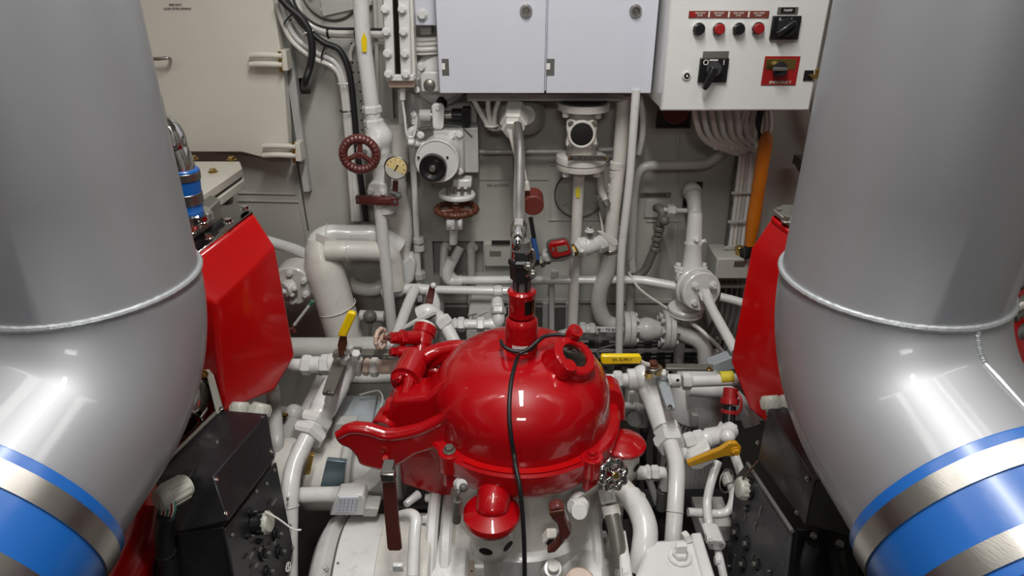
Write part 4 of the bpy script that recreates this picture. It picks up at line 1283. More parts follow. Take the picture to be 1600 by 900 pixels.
MB().prism([ct + Vector(p) * k for p in ((-26, -14, 0), (22, -14, 0), (28, 0, 0), (22, 16, 0), (-22, 16, 0), (-27, 0, 0))], -Z_ * 14 * k).build('square_flange', white, t, 0.004)
for x, y in ((-20, -9), (16, -9), (20, 8), (-20, 8)):
    bolt(t, ct + Vector((x, y, 0)) * k, Z_, 10, white, 0.02)
c = V((1097, 456, 2.24))
nrm = Vector((0.22, -1, 0.12)).normalized()
MB().cyl(V((1080, 452, 2.36)), c + Y_ * .03, 27 * k, n=30).build('body', white, t)
MB().cyl(c - nrm * 0.035, c, 32 * SP(c), n=48, ch=.05).build('round_flange', white, t)
MB().cyl(c - nrm * 0.06, c - nrm * 0.04, 34 * SP(c), n=48, ch=.05).build('rear_flange', white, t)
_, e1, e2 = frame(nrm)
for p in ((1086, 446), (1114, 445), (1083, 472), (1110, 470)):
    bolt(t, W(p[0], p[1], 2.235), nrm, 10, white, 0.018)
a, b = W(1100, 456, 2.23), W(1106, 470, 2.19)
MB().hex(a, b, 10 * SP(a)).build('outlet_nut', white, t, sharp=20)
MB().pipe([(1104, 463, 2.2), (1112, 482, 2.15), (1150, 550, 1.95)], 7.5 * SP(a), 0.03).build('outlet_pipe', white, t)
a = V((1072, 478, 2.33))
MB().cyl(a - Z_ * 0.035, a - Z_ * 0.0, 28 * k, n=40).build('lower_flange', white, t)
MB().cyl(a - Z_ * 0.01, a + Z_ * 0.05, 18 * k, n=30).build('lower_neck', white, t)
MB().torus(a - Z_ * .017, Z_, 28 * k, 0.0012, 40, 6).build('flange_joint', wallt, t)
pipe(t, 'foot_pipe', greyp, [(1069, 485, 2.35), (1067, 530, 2.35)], 19)
o = pipe(None, 'side_pipe', white, [(1125, 464, 2.3), (1150, 470, 2.28), (1180, 480, 2.25)], 14)
tag(o, 'white pipe leaving the round flange towards the red cover beside the handle', 'pipe')
o = pipe(None, 'side_pipe', greyp, [(1115, 447, 2.42), (1180, 447, 2.42)], 7)
tag(o, 'thin horizontal tube between the round flange and the junction box', 'pipe')

t = thing('drain_bend', 'grey pipe bend with weld ring below the regulator, curving down to the motor', 'pipe', (1100, 590, 2.25))
MB().curve([(1055, 517, 2.32), (1072, 524, 2.31), (1092, 534, 2.29), (1102, 552, 2.27), (1103, 590, 2.24)], 12.5 * SP((1080, 530, 2.3)), 22).build('bend', greyp, t)
MB().torus(W(1103, 560, 2.27), Z_, 12.5 * SP((1080, 530, 2.3)), 0.003, 28, 6).build('weld_ring', greyp, t)
MB().torus(W(1069, 520, 2.31), Z_, 10.5 * SP((1080, 530, 2.3)), 0.003, 28, 6).build('weld_ring', greyp, t)
o = pipe(None, 'rear_riser', greyp, [(1063, 528, 2.45), (1056, 600, 2.4)], 16)
tag(o, 'dark grey riser directly behind the pipe bend under the regulator', 'pipe')
o = hose(None, 'copper_tube', cream, [(982, 425, 2.4), (1000, 452, 2.38), (1040, 480, 2.36), (1078, 503, 2.34)], 4, 8)
tag(o, 'thin cream tube sagging from the riser to the regulator foot', 'tube')
o = hose(None, 'copper_tube', cream, [(1078, 503, 2.3), (1100, 520, 2.25), (1125, 545, 2.2), (1140, 568, 2.15)], 7, 10)
tag(o, 'cream tube running diagonally from the regulator foot to the red cover', 'tube')
o = cyl(None, 'strut', greyp, (1122, 548, 2.3), (1098, 572, 2.25), 8, 5)
tag(o, 'short light strut above the domed motor top', 'strut')
for i in range(6):
    o = hose(None, 'rear_hose', darkg, [(1122 + i * 9, 438, 2.5), (1118 + i * 9, 490, 2.48), (1105 + i * 10, 530, 2.45), (1090 + i * 12, 600, 2.4)], 7)
    tag(o, ('first', 'second', 'third', 'fourth', 'fifth', 'sixth')[i] + ' of the dark hoses behind the regulator outlet pipe', 'hose', 'dark hoses behind the regulator outlet pipe')

# check valve
t = thing('check_valve', 'grey bulbous check valve between two bolted flanges under the S-bend', 'valve', (1015, 550, 2.33))
a, b = V((975, 514, 2.33)), V((1062, 516, 2.33))
k = SP(a)
d = (b - a)
L = d.length
MB().lathe(a, b, [(.10, 12 * k), (.22, 13 * k), (.32, 18 * k), (.40, 19.5 * k), (.48, 18.5 * k), (.6, 14 * k), (.68, 13 * k)], 32).build('valve_body', greyp, t)
for u0, u1, r in ((-.03, .07, 28), (.075, .17, 28), (.68, .77, 31), (.775, .87, 31)):
    MB().cyl(a + d * u0, a + d * u1, r * k, n=44, ch=.03).build('flange', greyp, t)
for uu in (.17, .62):
    ringbolts(t, a + d * uu, d, 22 * k, 8, 8, greyp, 0.014 if uu < .5 else 0.02, 0.39)
ringbolts(t, a + d * .87, d, 24 * k, 8, 8, greyp, 0.014, 0.39)
MB().cyl(a + d * .87, a + d * 1.0, 13 * k, n=24).build('outlet', greyp, t)

# cable ladder near the deck at the foot of the bulkhead
t = thing('cable_ladder', 'grey cable ladder with rungs at the foot of the bulkhead below the check valve', 'cable ladder', (1010, 580, 2.45))
for y in (527, 546, 568, 588):
    boxpx(t, 'rail', greyp if y < 560 else darkg, 890, y, 1180, y + 5, 2.45, 0.01, 0.002)
for i in range(13):
    boxpx(t, 'rung', darkg, 898 + i * 22, 530, 904 + i * 22, 590, 2.47, 0.01, 0.001)
for i, y in enumerate((536, 541, 554, 560)):
    o = hose(None, 'deck_cable', rubber, [(880, y, 2.46), (960, y + 2, 2.46), (1060, y - 1, 2.46), (1180, y + 1, 2.46)], 4)
    tag(o, ('topmost', 'second', 'third', 'lowest')[i] + ' dark cable lying along the cable ladder', 'cable', 'dark cables along the ladder')
o = hose(None, 'loop_wire', darkg, [(937, 560, 2.35), (935, 547, 2.38), (955, 540, 2.4), (975, 536, 2.42)], 4)
tag(o, 'dark wire loop behind the yellow lever beside the red dome', 'wire')

# ================================================================ THE RED SEPARATOR
SX, SY = W(814, 640, 1.5).x, 1.5
zf = 0.835
t = thing('separator', 'glossy red domed oil separator with sight column and black cable, in the middle', 'separator', (SX, SY, 0.3))
C0 = Vector((SX, SY, 0))


def at(z):
    return C0 + Z_ * z


Rd = 0.238
prof = [(0.0, Rd + .003), (.02, Rd + .002), (.05, Rd)]
for i in range(1, 15):
    a = i / 15 * pi / 2
    prof.append((.05 + .140 * sin(a) ** 1.0, 0.062 + (Rd - 0.062) * cos(a) ** 0.85))
prof.append((.193, 0.058))
z0 = 0.902
Ht = 0.0
MB().lathe(at(z0), at(z0 + 1), prof, 96).build('dome', red, t, sharp=60)
fl = MB().lathe(at(0.835), at(0.835 + 1), [(-.02, .235), (0, .25), (.004, .262), (.012, .265), (.05, .268), (.062, .268), (.068, .262), (.070, .24)], 96).build('flange_ring', red, t, sharp=25)
MB().lathe(at(0.80), at(1.80), [(0, .20), (.006, .238), (.025, .248), (.036, .25)], 72).build('skirt', red, t)
# reflective name band on the flange front
band = MB()
n = 24
for i in range(n + 1):
    a = radians(-90 - 34 + 68 * i / n)
    for z, r in ((0.9052, .2615), (0.9052, .2435)):
        band.v.append(at(z + 0.0012) + Vector((cos(a), sin(a), 0)) * r)
for i in range(n):
    band.f.append((2 * i, 2 * i + 2, 2 * i + 3, 2 * i + 1))
band.build('clear_band', redm, t)
# ears with bolts
for x, y, m in ((702, 705, greylev), (925, 712, red)):
    p = WZ(x, y, 0.908)
    u = (p - at(0.908)).normalized()
    MB().cyl(p - Z_ * 0.055, p, 0.028, n=24).build('ear', red, t)
    MB().cyl(p - Z_ * 0.10, p - Z_ * 0.05, 0.02, n=20).build('ear_leg', red, t)
    bolt(t, p, Z_, 15, m, 0.016)
# sight column
ca = WZ(812, 548, z0 + .187)
cx, cy = SX, SY


def cz(x, y):
    return W(x, y, SY).z


zt = cz(810, 452)
zc = cz(812, 545)
zm = cz(811, 491)
k = SP((811, 480, 1.5))
MB().lathe(at(zc - .02), at(zc - .02 + 1), [(0, 27 * k), (zm - zc - .004, 26 * k), (zm - zc + .006, 25 * k), (zm - zc + .014, 21 * k)], 40).build('column_base', red, t)
MB().lathe(at(zm), at(zm + 1), [(0, 21 * k), (zt - zm - .020, 21 * k), (zt - zm - .014, 22.5 * k), (zt - zm - .005, 22.5 * k), (zt - zm, 19 * k), (zt - zm, 4 * k)], 40).build('sight_column', red, t)
g = MB()
for i in range(9):
    a = radians(-78 + 52 * (i / 8))
    for z in (zm + .014, zt - .020):
        g.v.append(at(z) + Vector((cos(a), sin(a), 0)) * 21.5 * k)
for i in range(8):
    g.f.append((2 * i, 2 * i + 2, 2 * i + 3, 2 * i + 1))
g.build('sight_glass', glass, t)
MB().lathe(at(zt - .005), at(zt + 1), [(0, 14 * k), (.03, 14 * k), (.035, 18 * k), (.07, 19 * k), (.075, 21 * k), (.085, 21 * k), (.09, 17 * k), (.11, 15 * k)], 6).build('black_coupling', rubber, t, sharp=20)
MB().lathe(at(zt), at(zt + 1), [(0, 13 * k), (.1, 13 * k), (.105, 12 * k), (.13, 12 * k)], 24).build('coupling_core', darkg, t)
w = MB()
for i in range(9):
    a = radians(-90 - 32 + 52 * i / 8)
    for z in (zc + .012, zc + .034):
        w.v.append(at(z) + Vector((cos(a), sin(a), 0)) * 28.2 * k)
for i in range(8):
    w.f.append((2 * i, 2 * i + 2, 2 * i + 3, 2 * i + 1))
lb = w.build('paper_label', label, t)
text(lb, '5 9 1', at(zc + .023) + Vector((0, -28.6 * k, 0)), X_, Z_, 0.009, ink)
# clip / wire at the coupling
hose(t, 'lock_wire', dullst, [(822, 398, 1.45), (832, 390, 1.44), (836, 405, 1.44), (828, 425, 1.44), (823, 432, 1.45)], 4)
for x, y in ((825, 415), (832, 427)):
    bolt(t, (x, y, 1.44), -Y_, 10, dullst, 0.016)
# inspection eye on the shoulder
u = Vector((0.42, -0.30, 0.86)).normalized()
ec = W(893, 562, 1.44)
R = 0.058
MB().lathe(ec - u * 0.10, ec + u * 0.022, [(0, R * 1.25), (.75, R * 1.1), (.86, R), (.97, R), (1, R * .93), (1, R * .62), (.93, R * .58)], 48).build('inspection_eye', red, t)
MB().cyl(ec + u * 0.012, ec + u * 0.0165, R * .62, n=36).build('eye_glass', glass, t)
p = W(887, 575, 1.385)
MB().cyl(p - u * 0.03, p + u * 0.014, 0.0185, n=24).build('eye_plug', red, t)
p = W(897, 520, 1.49)
MB().lathe(p - u * 0.05, p + u * 0.012, [(0, .010), (.55, .010), (.6, .019), (.9, .021), (1, .019)], 24).build('vent_plug', red, t)
MB().cyl(p + u * 0.012, p + u * 0.0135, 0.010, n=20).build('plug_recess', redd, t)

# clamp arm sweeping to the side
Ya = 1.36
arm = [(706, 640), (690, 652), (655, 668), (620, 676), (600, 676), (575, 668), (552, 666), (532, 672), (521, 686), (530, 697), (545, 703), (556, 716), (560, 728), (572, 732), (592, 737), (612, 735), (630, 725), (650, 712), (680, 703), (704, 696), (712, 670)]
MB().prism([W(x, y, Ya) for x, y in arm], Y_ * 0.03).build('clamp_arm', red, t, 0.011, seg=4)
hole = W(600, 703, Ya - .001)
MB().cyl(hole, hole + Y_ * .002, 0.011, n=20).build('arm_hole', redd, t)
MB().cyl(W(602, 716, Ya), W(602, 716, Ya - .02), 0.008, n=12).build('arm_pin', red, t)
MB().path(catmull([V((x, y, Ya + .008)) for x, y in ((528, 680), (548, 671), (575, 673), (600, 681), (625, 680), (660, 671), (690, 655), (707, 636))], 5), 0.012, 12).build('arm_rim', red, t)
# the block behind it, on the hinge
MB().prism([W(x, y, 1.43) for x, y in ((612, 625), (666, 620), (700, 590), (712, 600), (706, 660), (690, 680), (600, 680), (590, 672), (606, 645))], Y_ * 0.10).build('hinge_block', red, t, 0.012)
MB().path(catmull([V(p) for p in ((610, 627, 1.46), (640, 625, 1.46), (668, 621, 1.46), (682, 606, 1.46), (702, 588, 1.48))], 5), 0.009, 12).build('hinge_rim', red, t)
MB().prism([W(x, y, 1.42) for x, y in ((622, 690), (717, 690), (716, 778), (690, 777), (650, 765), (626, 757))], Y_ * 0.14).build('lower_housing', red, t, 0.010)
MB().prism([W(x, y, 1.40) for x, y in ((700, 690), (722, 700), (722, 740), (706, 745), (700, 760), (690, 735))], Y_ * 0.05).build('side_lug', red, t, 0.006)
# slanting hinge spindle
a, b = V((602, 668, 1.46)), V((642, 585, 1.62))
MB().cyl(a, b, 0.030, 0.028, n=28).build('spindle', red, t)
MB().cyl(V((598, 672, 1.43)), V((612, 648, 1.48)), 0.036, n=28).build('spindle_collar', red, t)
MB().prism([W(x, y, 1.44) for x, y in ((598, 640), (626, 636), (640, 662), (590, 672))], Y_ * .06).build('spindle_web', red, t, 0.008)
MB().cyl(V((630, 600, 1.50)), V((649, 560, 1.60)), 0.038, n=32).build('hinge_sleeve', red, t)
MB().cyl(V((633, 594, 1.50)), V((644, 572, 1.56)), 0.041, n=32, ch=.02).build('hinge_band', red, t)
c1, c2 = V((636, 607, 1.48)), V((634, 618, 1.46))
MB().cyl(V((640, 590, 1.5)), c1, 0.014, n=20).build('grease_neck', red, t)
MB().hex(c1, c2, 0.015).build('grease_nut', red, t, sharp=20)
MB().hex(c2, c2 + (c2 - c1), 0.010).build('grease_tip', red, t, sharp=20)
MB().cyl(W(634, 618, 1.47), W(634, 625, 1.46), 0.022, n=24).build('grease_foot', red, t)
bolt(t, (622, 590, 1.5), Vector((-.5, -.6, .6)), 13, red, 0.016)
# upper curved handle
P = [V(p) for p in ((650, 592, 1.56), (652, 574, 1.58), (662, 560, 1.6), (685, 548, 1.62), (715, 543, 1.62), (745, 548, 1.62))]
MB().path(catmull(P, 6), [.019] * 10 + [.022] * 21, 16).build('handle', red, t)
MB().prism([W(x, y, 1.60) for x, y in ((655, 560), (672, 550), (700, 543), (735, 543), (735, 560), (700, 566), (680, 576), (664, 583))], Y_ * 0.03).build('handle_web', red, t, 0.009)
MB().prism([W(x, y, 1.6) for x, y in ((658, 585), (664, 575), (692, 578), (700, 590), (672, 620), (655, 618))], Y_ * 0.06).build('handle_foot', red, t, 0.010)

# square tab at the far side of the dome
MB().prism([W(x, y, 1.52) for x, y in ((940, 606), (960, 608), (971, 614), (977, 630), (978, 655), (974, 660), (940, 655), (930, 640))], Y_ * 0.07).build('square_tab', red, t, 0.008)
# front discharge hood
c = W(768, 826, 1.2)
zc2 = c.z + .02
cc = Vector((c.x, 1.215, zc2))
K = SP(cc)
MB().lathe(cc - Z_ * .012, cc + Z_ * 1, [(0, 38 * K), (.006, 43 * K), (.020, 45.5 * K), (.030, 44 * K), (.038, 30 * K), (.045, 20 * K), (.048, 5 * K)], 56).build('hood_rim', red, t, sharp=50)
MB().path(catmull([cc + Vector((.002, -.012, .01)), cc + Vector((.002, 0.0, .022)), cc + Vector((.004, .02, .035)), cc + Vector((.006, .06, .042)), cc + Vector((.01, .12, .045))], 6), [.005] + [.026, .033, .036, .039, .040] + [.041] * 19, 28).build('hood_body', red, t)
# second hood
c = W(976, 700, 1.4)
cc2 = Vector((c.x, 1.42, c.z))
K2 = SP(cc2)
MB().lathe(cc2 - Z_ * .012, cc2 + Z_ * 1, [(0, 30 * K2), (.003, 34 * K2), (.012, 35 * K2), (.016, 33 * K2), (.018, 27 * K2), (.028, 18 * K2), (.032, 4 * K2)], 48).build('hood_rim', red, t, sharp=50)
MB().path(catmull([cc2 + Vector((-.04, 0.06, .0)), cc2 + Vector((-.06, 0.07, .0)), cc2 + Vector((-.09, .08, .0)), cc2 + Vector((-.12, .09, .0))], 6), [.03, .034] + [.04] * 17, 24).build('hood_body', red, t)

# white drip cups
for (c3, kk, r, lab) in ((cc, K, 34, 'white drip funnel with oval holes under the front red hood'), (cc2, K2, 27, 'white drip funnel under the red hood beside chrome handwheel')):
    f = thing('drip_funnel', lab, 'funnel', c3 - Z_ * .22)
    q = c3 - Z_ * .014
    MB().lathe(q, q - Z_, [(0, r * kk), (.05, r * kk), (.085, r * .92 * kk), (.11, r * .55 * kk), (.125, r * .42 * kk), (.26, r * .36 * kk)], 40).build('cup', cream, f)
    hl = Vector((-.35, -1, -.1)).normalized()
    for hd in (Vector((-.25, -1, 0)), Vector((.85, -.75, 0))):
        hd.normalize()
        hp = q - Z_ * .042 + hd * (r * kk - .002)
        s1 = hd.cross(Z_)
        vs = [hp + hd * .003 + s1 * (.017 * cos(2 * pi * i / 20)) + Z_ * (.011 * sin(2 * pi * i / 20)) for i in range(20)]
        MB().poly(vs, [tuple(range(20))]).build('drain_hole', void, f)

# black cable over the dome
o = thing('sensor_cable', 'black cable looped round the red column and hanging down over the dome', 'cable', (818, 900, 1.15))
pts = [(884, 524, 1.50), (868, 523, 1.50), (850, 526, 1.49), (838, 536, 1.465), (832, 545, 1.45), (818, 549, 1.435), (800, 548, 1.435), (786, 540, 1.45), (783, 533, 1.49)]
MB().curve(pts, 0.0052, 10, 6).build('loop', rubber, o)
pts = [(842, 531, 1.45), (826, 545, 1.43), (811, 553, 1.415)]
MB().curve(pts, 0.0052, 10, 6).build('twist', rubber, o)
# hanging run laid on the dome surface
P = []
for (x, y) in ((811, 553), (805, 570), (799, 595), (796, 625), (796, 655), (799, 685), (803, 710)):
    # find the dome surface along the ray
    d = ray(x, y)
    best = None
    for i in range(400):
        s = 1.0 + i * 0.003
        q = CAM + d * s
        h = q.z - z0
        rr = math.hypot(q.x - SX, q.y - SY)
        if h < 0 or h > .25:
            continue
        # radius of the dome at h
        R_ = 0
        for (h0, r0), (h1, r1) in zip(prof, prof[1:]):
            if h0 <= h <= h1:
                R_ = r0 + (r1 - r0) * (h - h0) / max(1e-9, h1 - h0)
        if rr <= R_ + 0.007:
            best = q
            break
    P.append(best if best is not None else W(x, y, 1.3))
P += [W(806, 730, 1.225), W(812, 760, 1.19), W(816, 800, 1.17), W(819, 850, 1.15), W(820, 910, 1.13), W(822, 980, 1.1)]
MB().path(catmull(P, 6), 0.0055, 10).build('hanging_run', rubber, o)

# ================================================================ WHITE MACHINE FRAME UNDER THE SEPARATOR
t = thing('machine_stand', 'white cast separator stand with flanged ring and worn nameplates below the red dome', 'machine stand', (815, 950, 1.4))
MB().lathe(at(0.2), at(1.2), [(0, .24), (.30, .24), (.42, .225), (.52, .20), (.56, .19)], 64).build('casting', cream, t)
MB().lathe(at(0.2), at(1.2), [(.26, .25), (.40, .25), (.41, .235)], 64).build('casting_belt', white, t)
# round flange seen edge-on towards the motor
yf = 1.42
fa = Vector((W(688, 860, yf).x, yf, 0.42))
MB().cyl(fa - X_ * .02, fa + X_ * .012, 0.255, n=72, ch=.03).build('round_flange', white, t)
MB().cyl(fa + X_ * .018, fa + X_ * .05, 0.25, n=72, ch=.03).build('round_flange', white, t)
MB().cyl(fa + X_ * .04, fa + X_ * .2, 0.22, n=64).build('barrel', cream, t)
MB().cyl(fa + X_ * .2, fa + X_ * .45, 0.20, n=64).build('barrel', white, t)
for i in range(10):
    a = radians(20 + i * 18)
    bolt(t, fa - X_ * .02 + Vector((0, -cos(a) * .232, sin(a) * .232)), -X_, 13, white, 0.014)
# vertical rear flange on the other side
fb = Vector((W(925, 860, yf).x, yf, 0.40))
MB().cyl(fb - X_ * .018, fb + X_ * .012, 0.235, n=72, ch=.03).build('round_flange', white, t)
for i in range(8):
    a = radians(10 + i * 20)
    bolt(t, fb + X_ * .012 + Vector((0, -cos(a) * .21, sin(a) * .21)), X_, 11, white, 0.012)


def onb(x, y, m, w, h, name, par, th=0.002):
    "a small plate lying on the barrel"
    p = None
    d = ray(x, y)
    for i in range(900):
        q = CAM + d * (1.0 + i * .001)
        if math.hypot(q.y - yf, q.z - fa.z) < 0.2215:
            p = q
            break
    if p is None:
        p = W(x, y, 1.25)
    nrm = Vector((0, p.y - yf, p.z - fa.z)).normalized()
    vt = nrm.cross(X_).normalized()
    return MB().box(p + nrm * th / 2, X_ * w / 2, vt * h / 2, nrm * th / 2).build(name, m, par, 0.0004), p, nrm


for x, y, w, h, m in ((696, 848, .014, .10, greylev), (716, 892, .085, .05, copper)):
    pl, p, nr = onb(x, y, m, w, h, 'nameplate', t)
    for dx in (-w * .42, w * .42):
        MB().cyl(p + X_ * (dx if w > .05 else 0) + nr * .002, p + X_ * (dx if w > .05 else 0) + nr * .005, 0.0025, n=8).build('rivet', ink, pl)
# dome-shaped bosses on the frame
for p, q, r in (((905, 785, 1.28), (905, 800, 1.2), .028),):
    MB().cyl(V(p), V(q), r, r * .7, n=28).build('boss', white, t)
MB().cyl(V((862, 900, 1.2)), V((864, 888, 1.15)), .03, .022, n=28).build('filler_boss', white, t)
MB().cyl(V((864, 888, 1.15)), V((865, 884, 1.14)), .014, n=20).build('filler_cap', cream, t)
MB().cyl(V((905, 925, 1.2)), V((905, 912, 1.16)), .045, .04, n=36).build('round_cover', copper, t)
hx = W(862, 848, 1.185)
MB().hex(hx + Y_ * .03, hx, 0.022).build('hex_recess', cream, t, sharp=20)
MB().cyl(hx - Y_ * .0006, hx - Y_ * .001, 0.014, n=6).build('hex_hole', void, t)

# brown hinged clip
c = thing('hinged_clip', 'dark brown hinged clip arm on the white frame beside the black cable', 'clip', (870, 865, 1.15))
quadbox(c, 'arm', maroon, [(858, 796), (872, 790), (882, 795), (885, 810), (894, 832), (888, 843), (876, 848), (871, 820), (862, 812)], 1.13, 0.025, 0.005)
quadbox(c, 'foot', maroon, [(874, 836), (886, 842), (876, 855), (868, 864), (855, 866), (856, 861), (868, 850)], 1.135, 0.018, 0.004)
MB().prism([W(*p, 1.128) for p in ((858, 801), (881, 797), (883, 802), (860, 808))], Y_ * .03).build('pivot_band', rustm, c, 0.002)

# grey pin hanging at the left
c = thing('locking_pin', 'grey cylindrical pin hanging from white swivel under the red housing', 'pin', (714, 815, 1.22))
cyl(c, 'pin', greylev, (715, 781, 1.2), (713, 815, 1.2), 14, n=24)
hose(c, 'swivel_rod', greylev, [(715, 784, 1.2), (715, 772, 1.2), (722, 764, 1.21), (730, 762, 1.22)], 6)
MB().sphere((724, 762, 1.205), 7 * SP((720, 770, 1.2)), 14, 10).build('swivel_eye', darkg, c)
MB().cyl(V((716, 756, 1.23)), V((722, 758, 1.21)), 9 * SP((720, 770, 1.2)), n=20).build('swivel_boss', white, c)

# maroon lever hanging in front of the motor
c = thing('brake_lever', 'flat maroon lever with bright top end hanging in front of the white motor', 'lever', (615, 860, 1.12))
quadbox(c, 'blade', maroon, [(597, 752), (618, 752), (622, 800), (628, 858), (624, 861), (608, 861), (605, 857), (600, 800)], 1.14, 0.008, 0.002)
quadbox(c, 'top_end', steel, [(593, 742), (616, 742), (618, 754), (596, 755)], 1.13, 0.02, 0.003)
MB().box(W(607, 738, 1.16), X_ * .012, Y_ * .02, Z_ * .02).build('pivot', darkg, c, 0.002)

# handwheel
c = thing('chrome_handwheel', 'small chrome scalloped handwheel with yellow centre below the round red hood', 'handwheel', (958, 770, 1.3))
hc = V((958, 742, 1.27))
ha = Vector((0.45, -0.8, 0.5)).normalized()
_, e1, e2 = frame(ha)
N = 56
ring = []
for i in range(N):
    a = 2 * pi * i / N
    ring.append(hc + (e1 * cos(a) + e2 * sin(a)) * (21 * SP(hc) + 2.6 * SP(hc) * cos(8 * a)))
MB().path(ring, 5.5 * SP(hc), 12, closed=True).build('rim', chrome, c)
for i in range(4):
    a = i * pi / 2 + .3
    MB().cyl(hc, hc + (e1 * cos(a) + e2 * sin(a)) * 20 * SP(hc), 3.6 * SP(hc), n=10).build('spoke', chrome, c)
MB().cyl(hc - ha * .01, hc + ha * .012, 8 * SP(hc), n=20).build('hub', chrome, c)
MB().cyl(hc + ha * .012, hc + ha * .014, 5.5 * SP(hc), n=20).build('centre_disc', brass, c)
cyl(c, 'rod', greylev, (950, 750, 1.29), (896, 788, 1.24), 9, n=6)
boxpx(c, 'bracket', white, 925, 735, 946, 757, 1.32, 0.06, 0.004)
MB().cyl(V((912, 788, 1.24)), V((893, 792, 1.22)), 0.018, n=20).build('rod_end', white, c)

# ================================================================ PIPEWORK BESIDE THE SEPARATOR (cover and hatch side)
t = thing('valve_manifold', 'white valve manifold with upright yellow lever and thick pipe running down to the motor', 'valve', (540, 600, 1.75))
YM = 1.72
pipe(t, 'inlet_pipe', white, [(440, 570, YM), (482, 570, YM)], 20)
hexn(t, 'union_nut', white, (471, 570, YM), (487, 571, YM), 32)
cyl(t, 'union_ring', white, (486, 570, YM), (500, 570, YM), 27)
hexn(t, 'union_nut', white, (500, 570, YM), (520, 570, YM), 33)
cyl(t, 'valve_neck', white, (515, 568, YM), (548, 566, YM), 32)
MB().sphere((543, 565, YM), 20 * SP((543, 565, YM)), 24, 16).build('valve_ball', white, t)
hexn(t, 'union_nut', cream, (552, 572, YM), (566, 573, YM), 31)
hexn(t, 'union_nut', copper, (568, 573, YM), (578, 574, YM), 28)
hexn(t, 'union_nut', cream, (579, 574, YM), (592, 574, YM), 31)
pipe(t, 'outlet_pipe', copper, [(590, 573, YM), (640, 573, YM)], 23)
k = SP((500, 640, 1.6))
MB().path(catmull([V(p) for p in ((545, 568, YM), (532, 590, 1.68), (515, 620, 1.62), (500, 648, 1.57), (489, 668, 1.54))], 6), [19 * k] * 8 + [21 * k] * 9 + [19 * k] * 8, 24).build('branch', white, t)
hexn(t, 'union_nut', white, (497, 652, 1.57), (489, 667, 1.54), 54)
cyl(t, 'union_ring', white, (489, 667, 1.54), (486, 673, 1.53), 42)
hexn(t, 'union_nut', white, (487, 671, 1.53), (478, 686, 1.50), 57)
pipe(t, 'down_pipe', white, [(481, 682, 1.5), (458, 728, 1.42), (452, 770, 1.36), (451, 870, 1.29), (452, 980, 1.2)], 28, 40, 24)
MB().torus(W(451.8, 790, 1.346), V((452, 770, 1.36)) - V((451, 870, 1.29)), 14.2 * SP((456, 752, 1.38)), 0.0015, 30, 6).build('weld_ring', greyp, t)
# lever with yellow sleeve, nut, key plates
MB().prism([W(*p, 1.62) for p in ((530, 556), (527, 540), (531, 524), (541, 524), (542, 538), (537, 556))], Y_ * .008).build('lever_shank', rustm, t, 0.002)
MB().prism([W(*p, 1.605) for p in ((543, 488), (553, 489), (556, 493), (541, 527), (527, 526), (529, 520))], Y_ * .016).build('lever_sleeve', yellow, t, 0.004)
bolt(t, (529, 556, 1.64), Z_ - Y_ * .3, 14, dullst, 0.02)
MB().prism([WZ(*p, W(528, 590, 1.6).z) for p in ((523, 562), (543, 566), (522, 620), (504, 618))], Z_ * .012).build('key_plate', greylev, t, 0.0015)
bolt(t, WZ(513, 612, W(528, 590, 1.6).z + .012), Z_, 5, steel, 0.006)
zk = W(600, 553, 1.68).z
MB().prism([WZ(*p, zk) for p in ((548, 548), (615, 549), (615, 557), (546, 558))], Z_ * .008).build('key_plate', greylev, t, 0.0015)
MB().prism([WZ(*p, zk + .012) for p in ((551, 546), (566, 546), (562, 554), (548, 553))], Z_ * .01).build('key_boss', dullst, t, 0.002)
for x, y in ((545, 549), (556, 560), (538, 566)):
    MB().hex(W(x, y, 1.66), W(x, y - 9, 1.65), 0.014).build('spindle_nut', white, t, sharp=20)

o = pipe(None, 'rear_pipe', greyp, [(440, 545, 1.95), (520, 545, 1.95), (600, 543, 1.95)], 36)
tag(o, 'thick horizontal grey pipe behind the manifold with the yellow lever', 'pipe')
o = pipe(None, 'rear_pipe', greyp, [(505, 592, 1.85), (620, 590, 1.85), (640, 588, 1.85)], 18)
tag(o, 'grey pipe just below the pinkish outlet of the manifold', 'pipe')
t = thing('grey_bend', 'grey elbowed pipe dropping behind the thick white manifold pipe', 'pipe', (470, 690, 1.7))
pipe(t, 'upper_run', greyp, [(505, 590, 1.8), (478, 645, 1.72), (442, 646, 1.72), (425, 640, 1.72)], 22, 6, 18)
pipe(t, 'lower_run', greyp, [(463, 652, 1.68), (442, 688, 1.64), (425, 700, 1.62)], 24, 10, 18)
MB().sphere((459, 646, 1.7), 15 * SP((459, 646, 1.7)), 18, 12).build('tee_boss', greyp, t)
bolt(t, (446, 648, 1.66), -Y_, 7, brass, 0.01)
o = pipe(None, 'drop_pipe', greyp, [(426, 600, 1.72), (429, 640, 1.66), (433, 690, 1.55), (432, 705, 1.54)], 22, 12)
tag(o, 'upright grey pipe behind the corner of the black box with cable glands', 'pipe')
o = pipe(None, 'slim_pipe', white, [(527, 600, 1.75), (520, 660, 1.7), (514, 690, 1.68)], 14, 12)
tag(o, 'slim white pipe between the manifold branch and the pale blue-grey box', 'pipe')
t = thing('fire_valve', 'small black-stemmed valve hanging from the thick lagged pipes over the manifold', 'valve', (582, 540, 2.2))
cyl(t, 'body', greyp, (562, 493, 2.25), (600, 495, 2.25), 18)
MB().sphere((578, 495, 2.23), 11 * SP((578, 495, 2.25)), 14, 10).build('bonnet', darkg, t)
cyl(t, 'stem', darkg, (579, 500, 2.22), (577, 535, 2.2), 7, 4)
cyl(t, 'tip', greyp, (577, 532, 2.2), (577, 538, 2.2), 6)

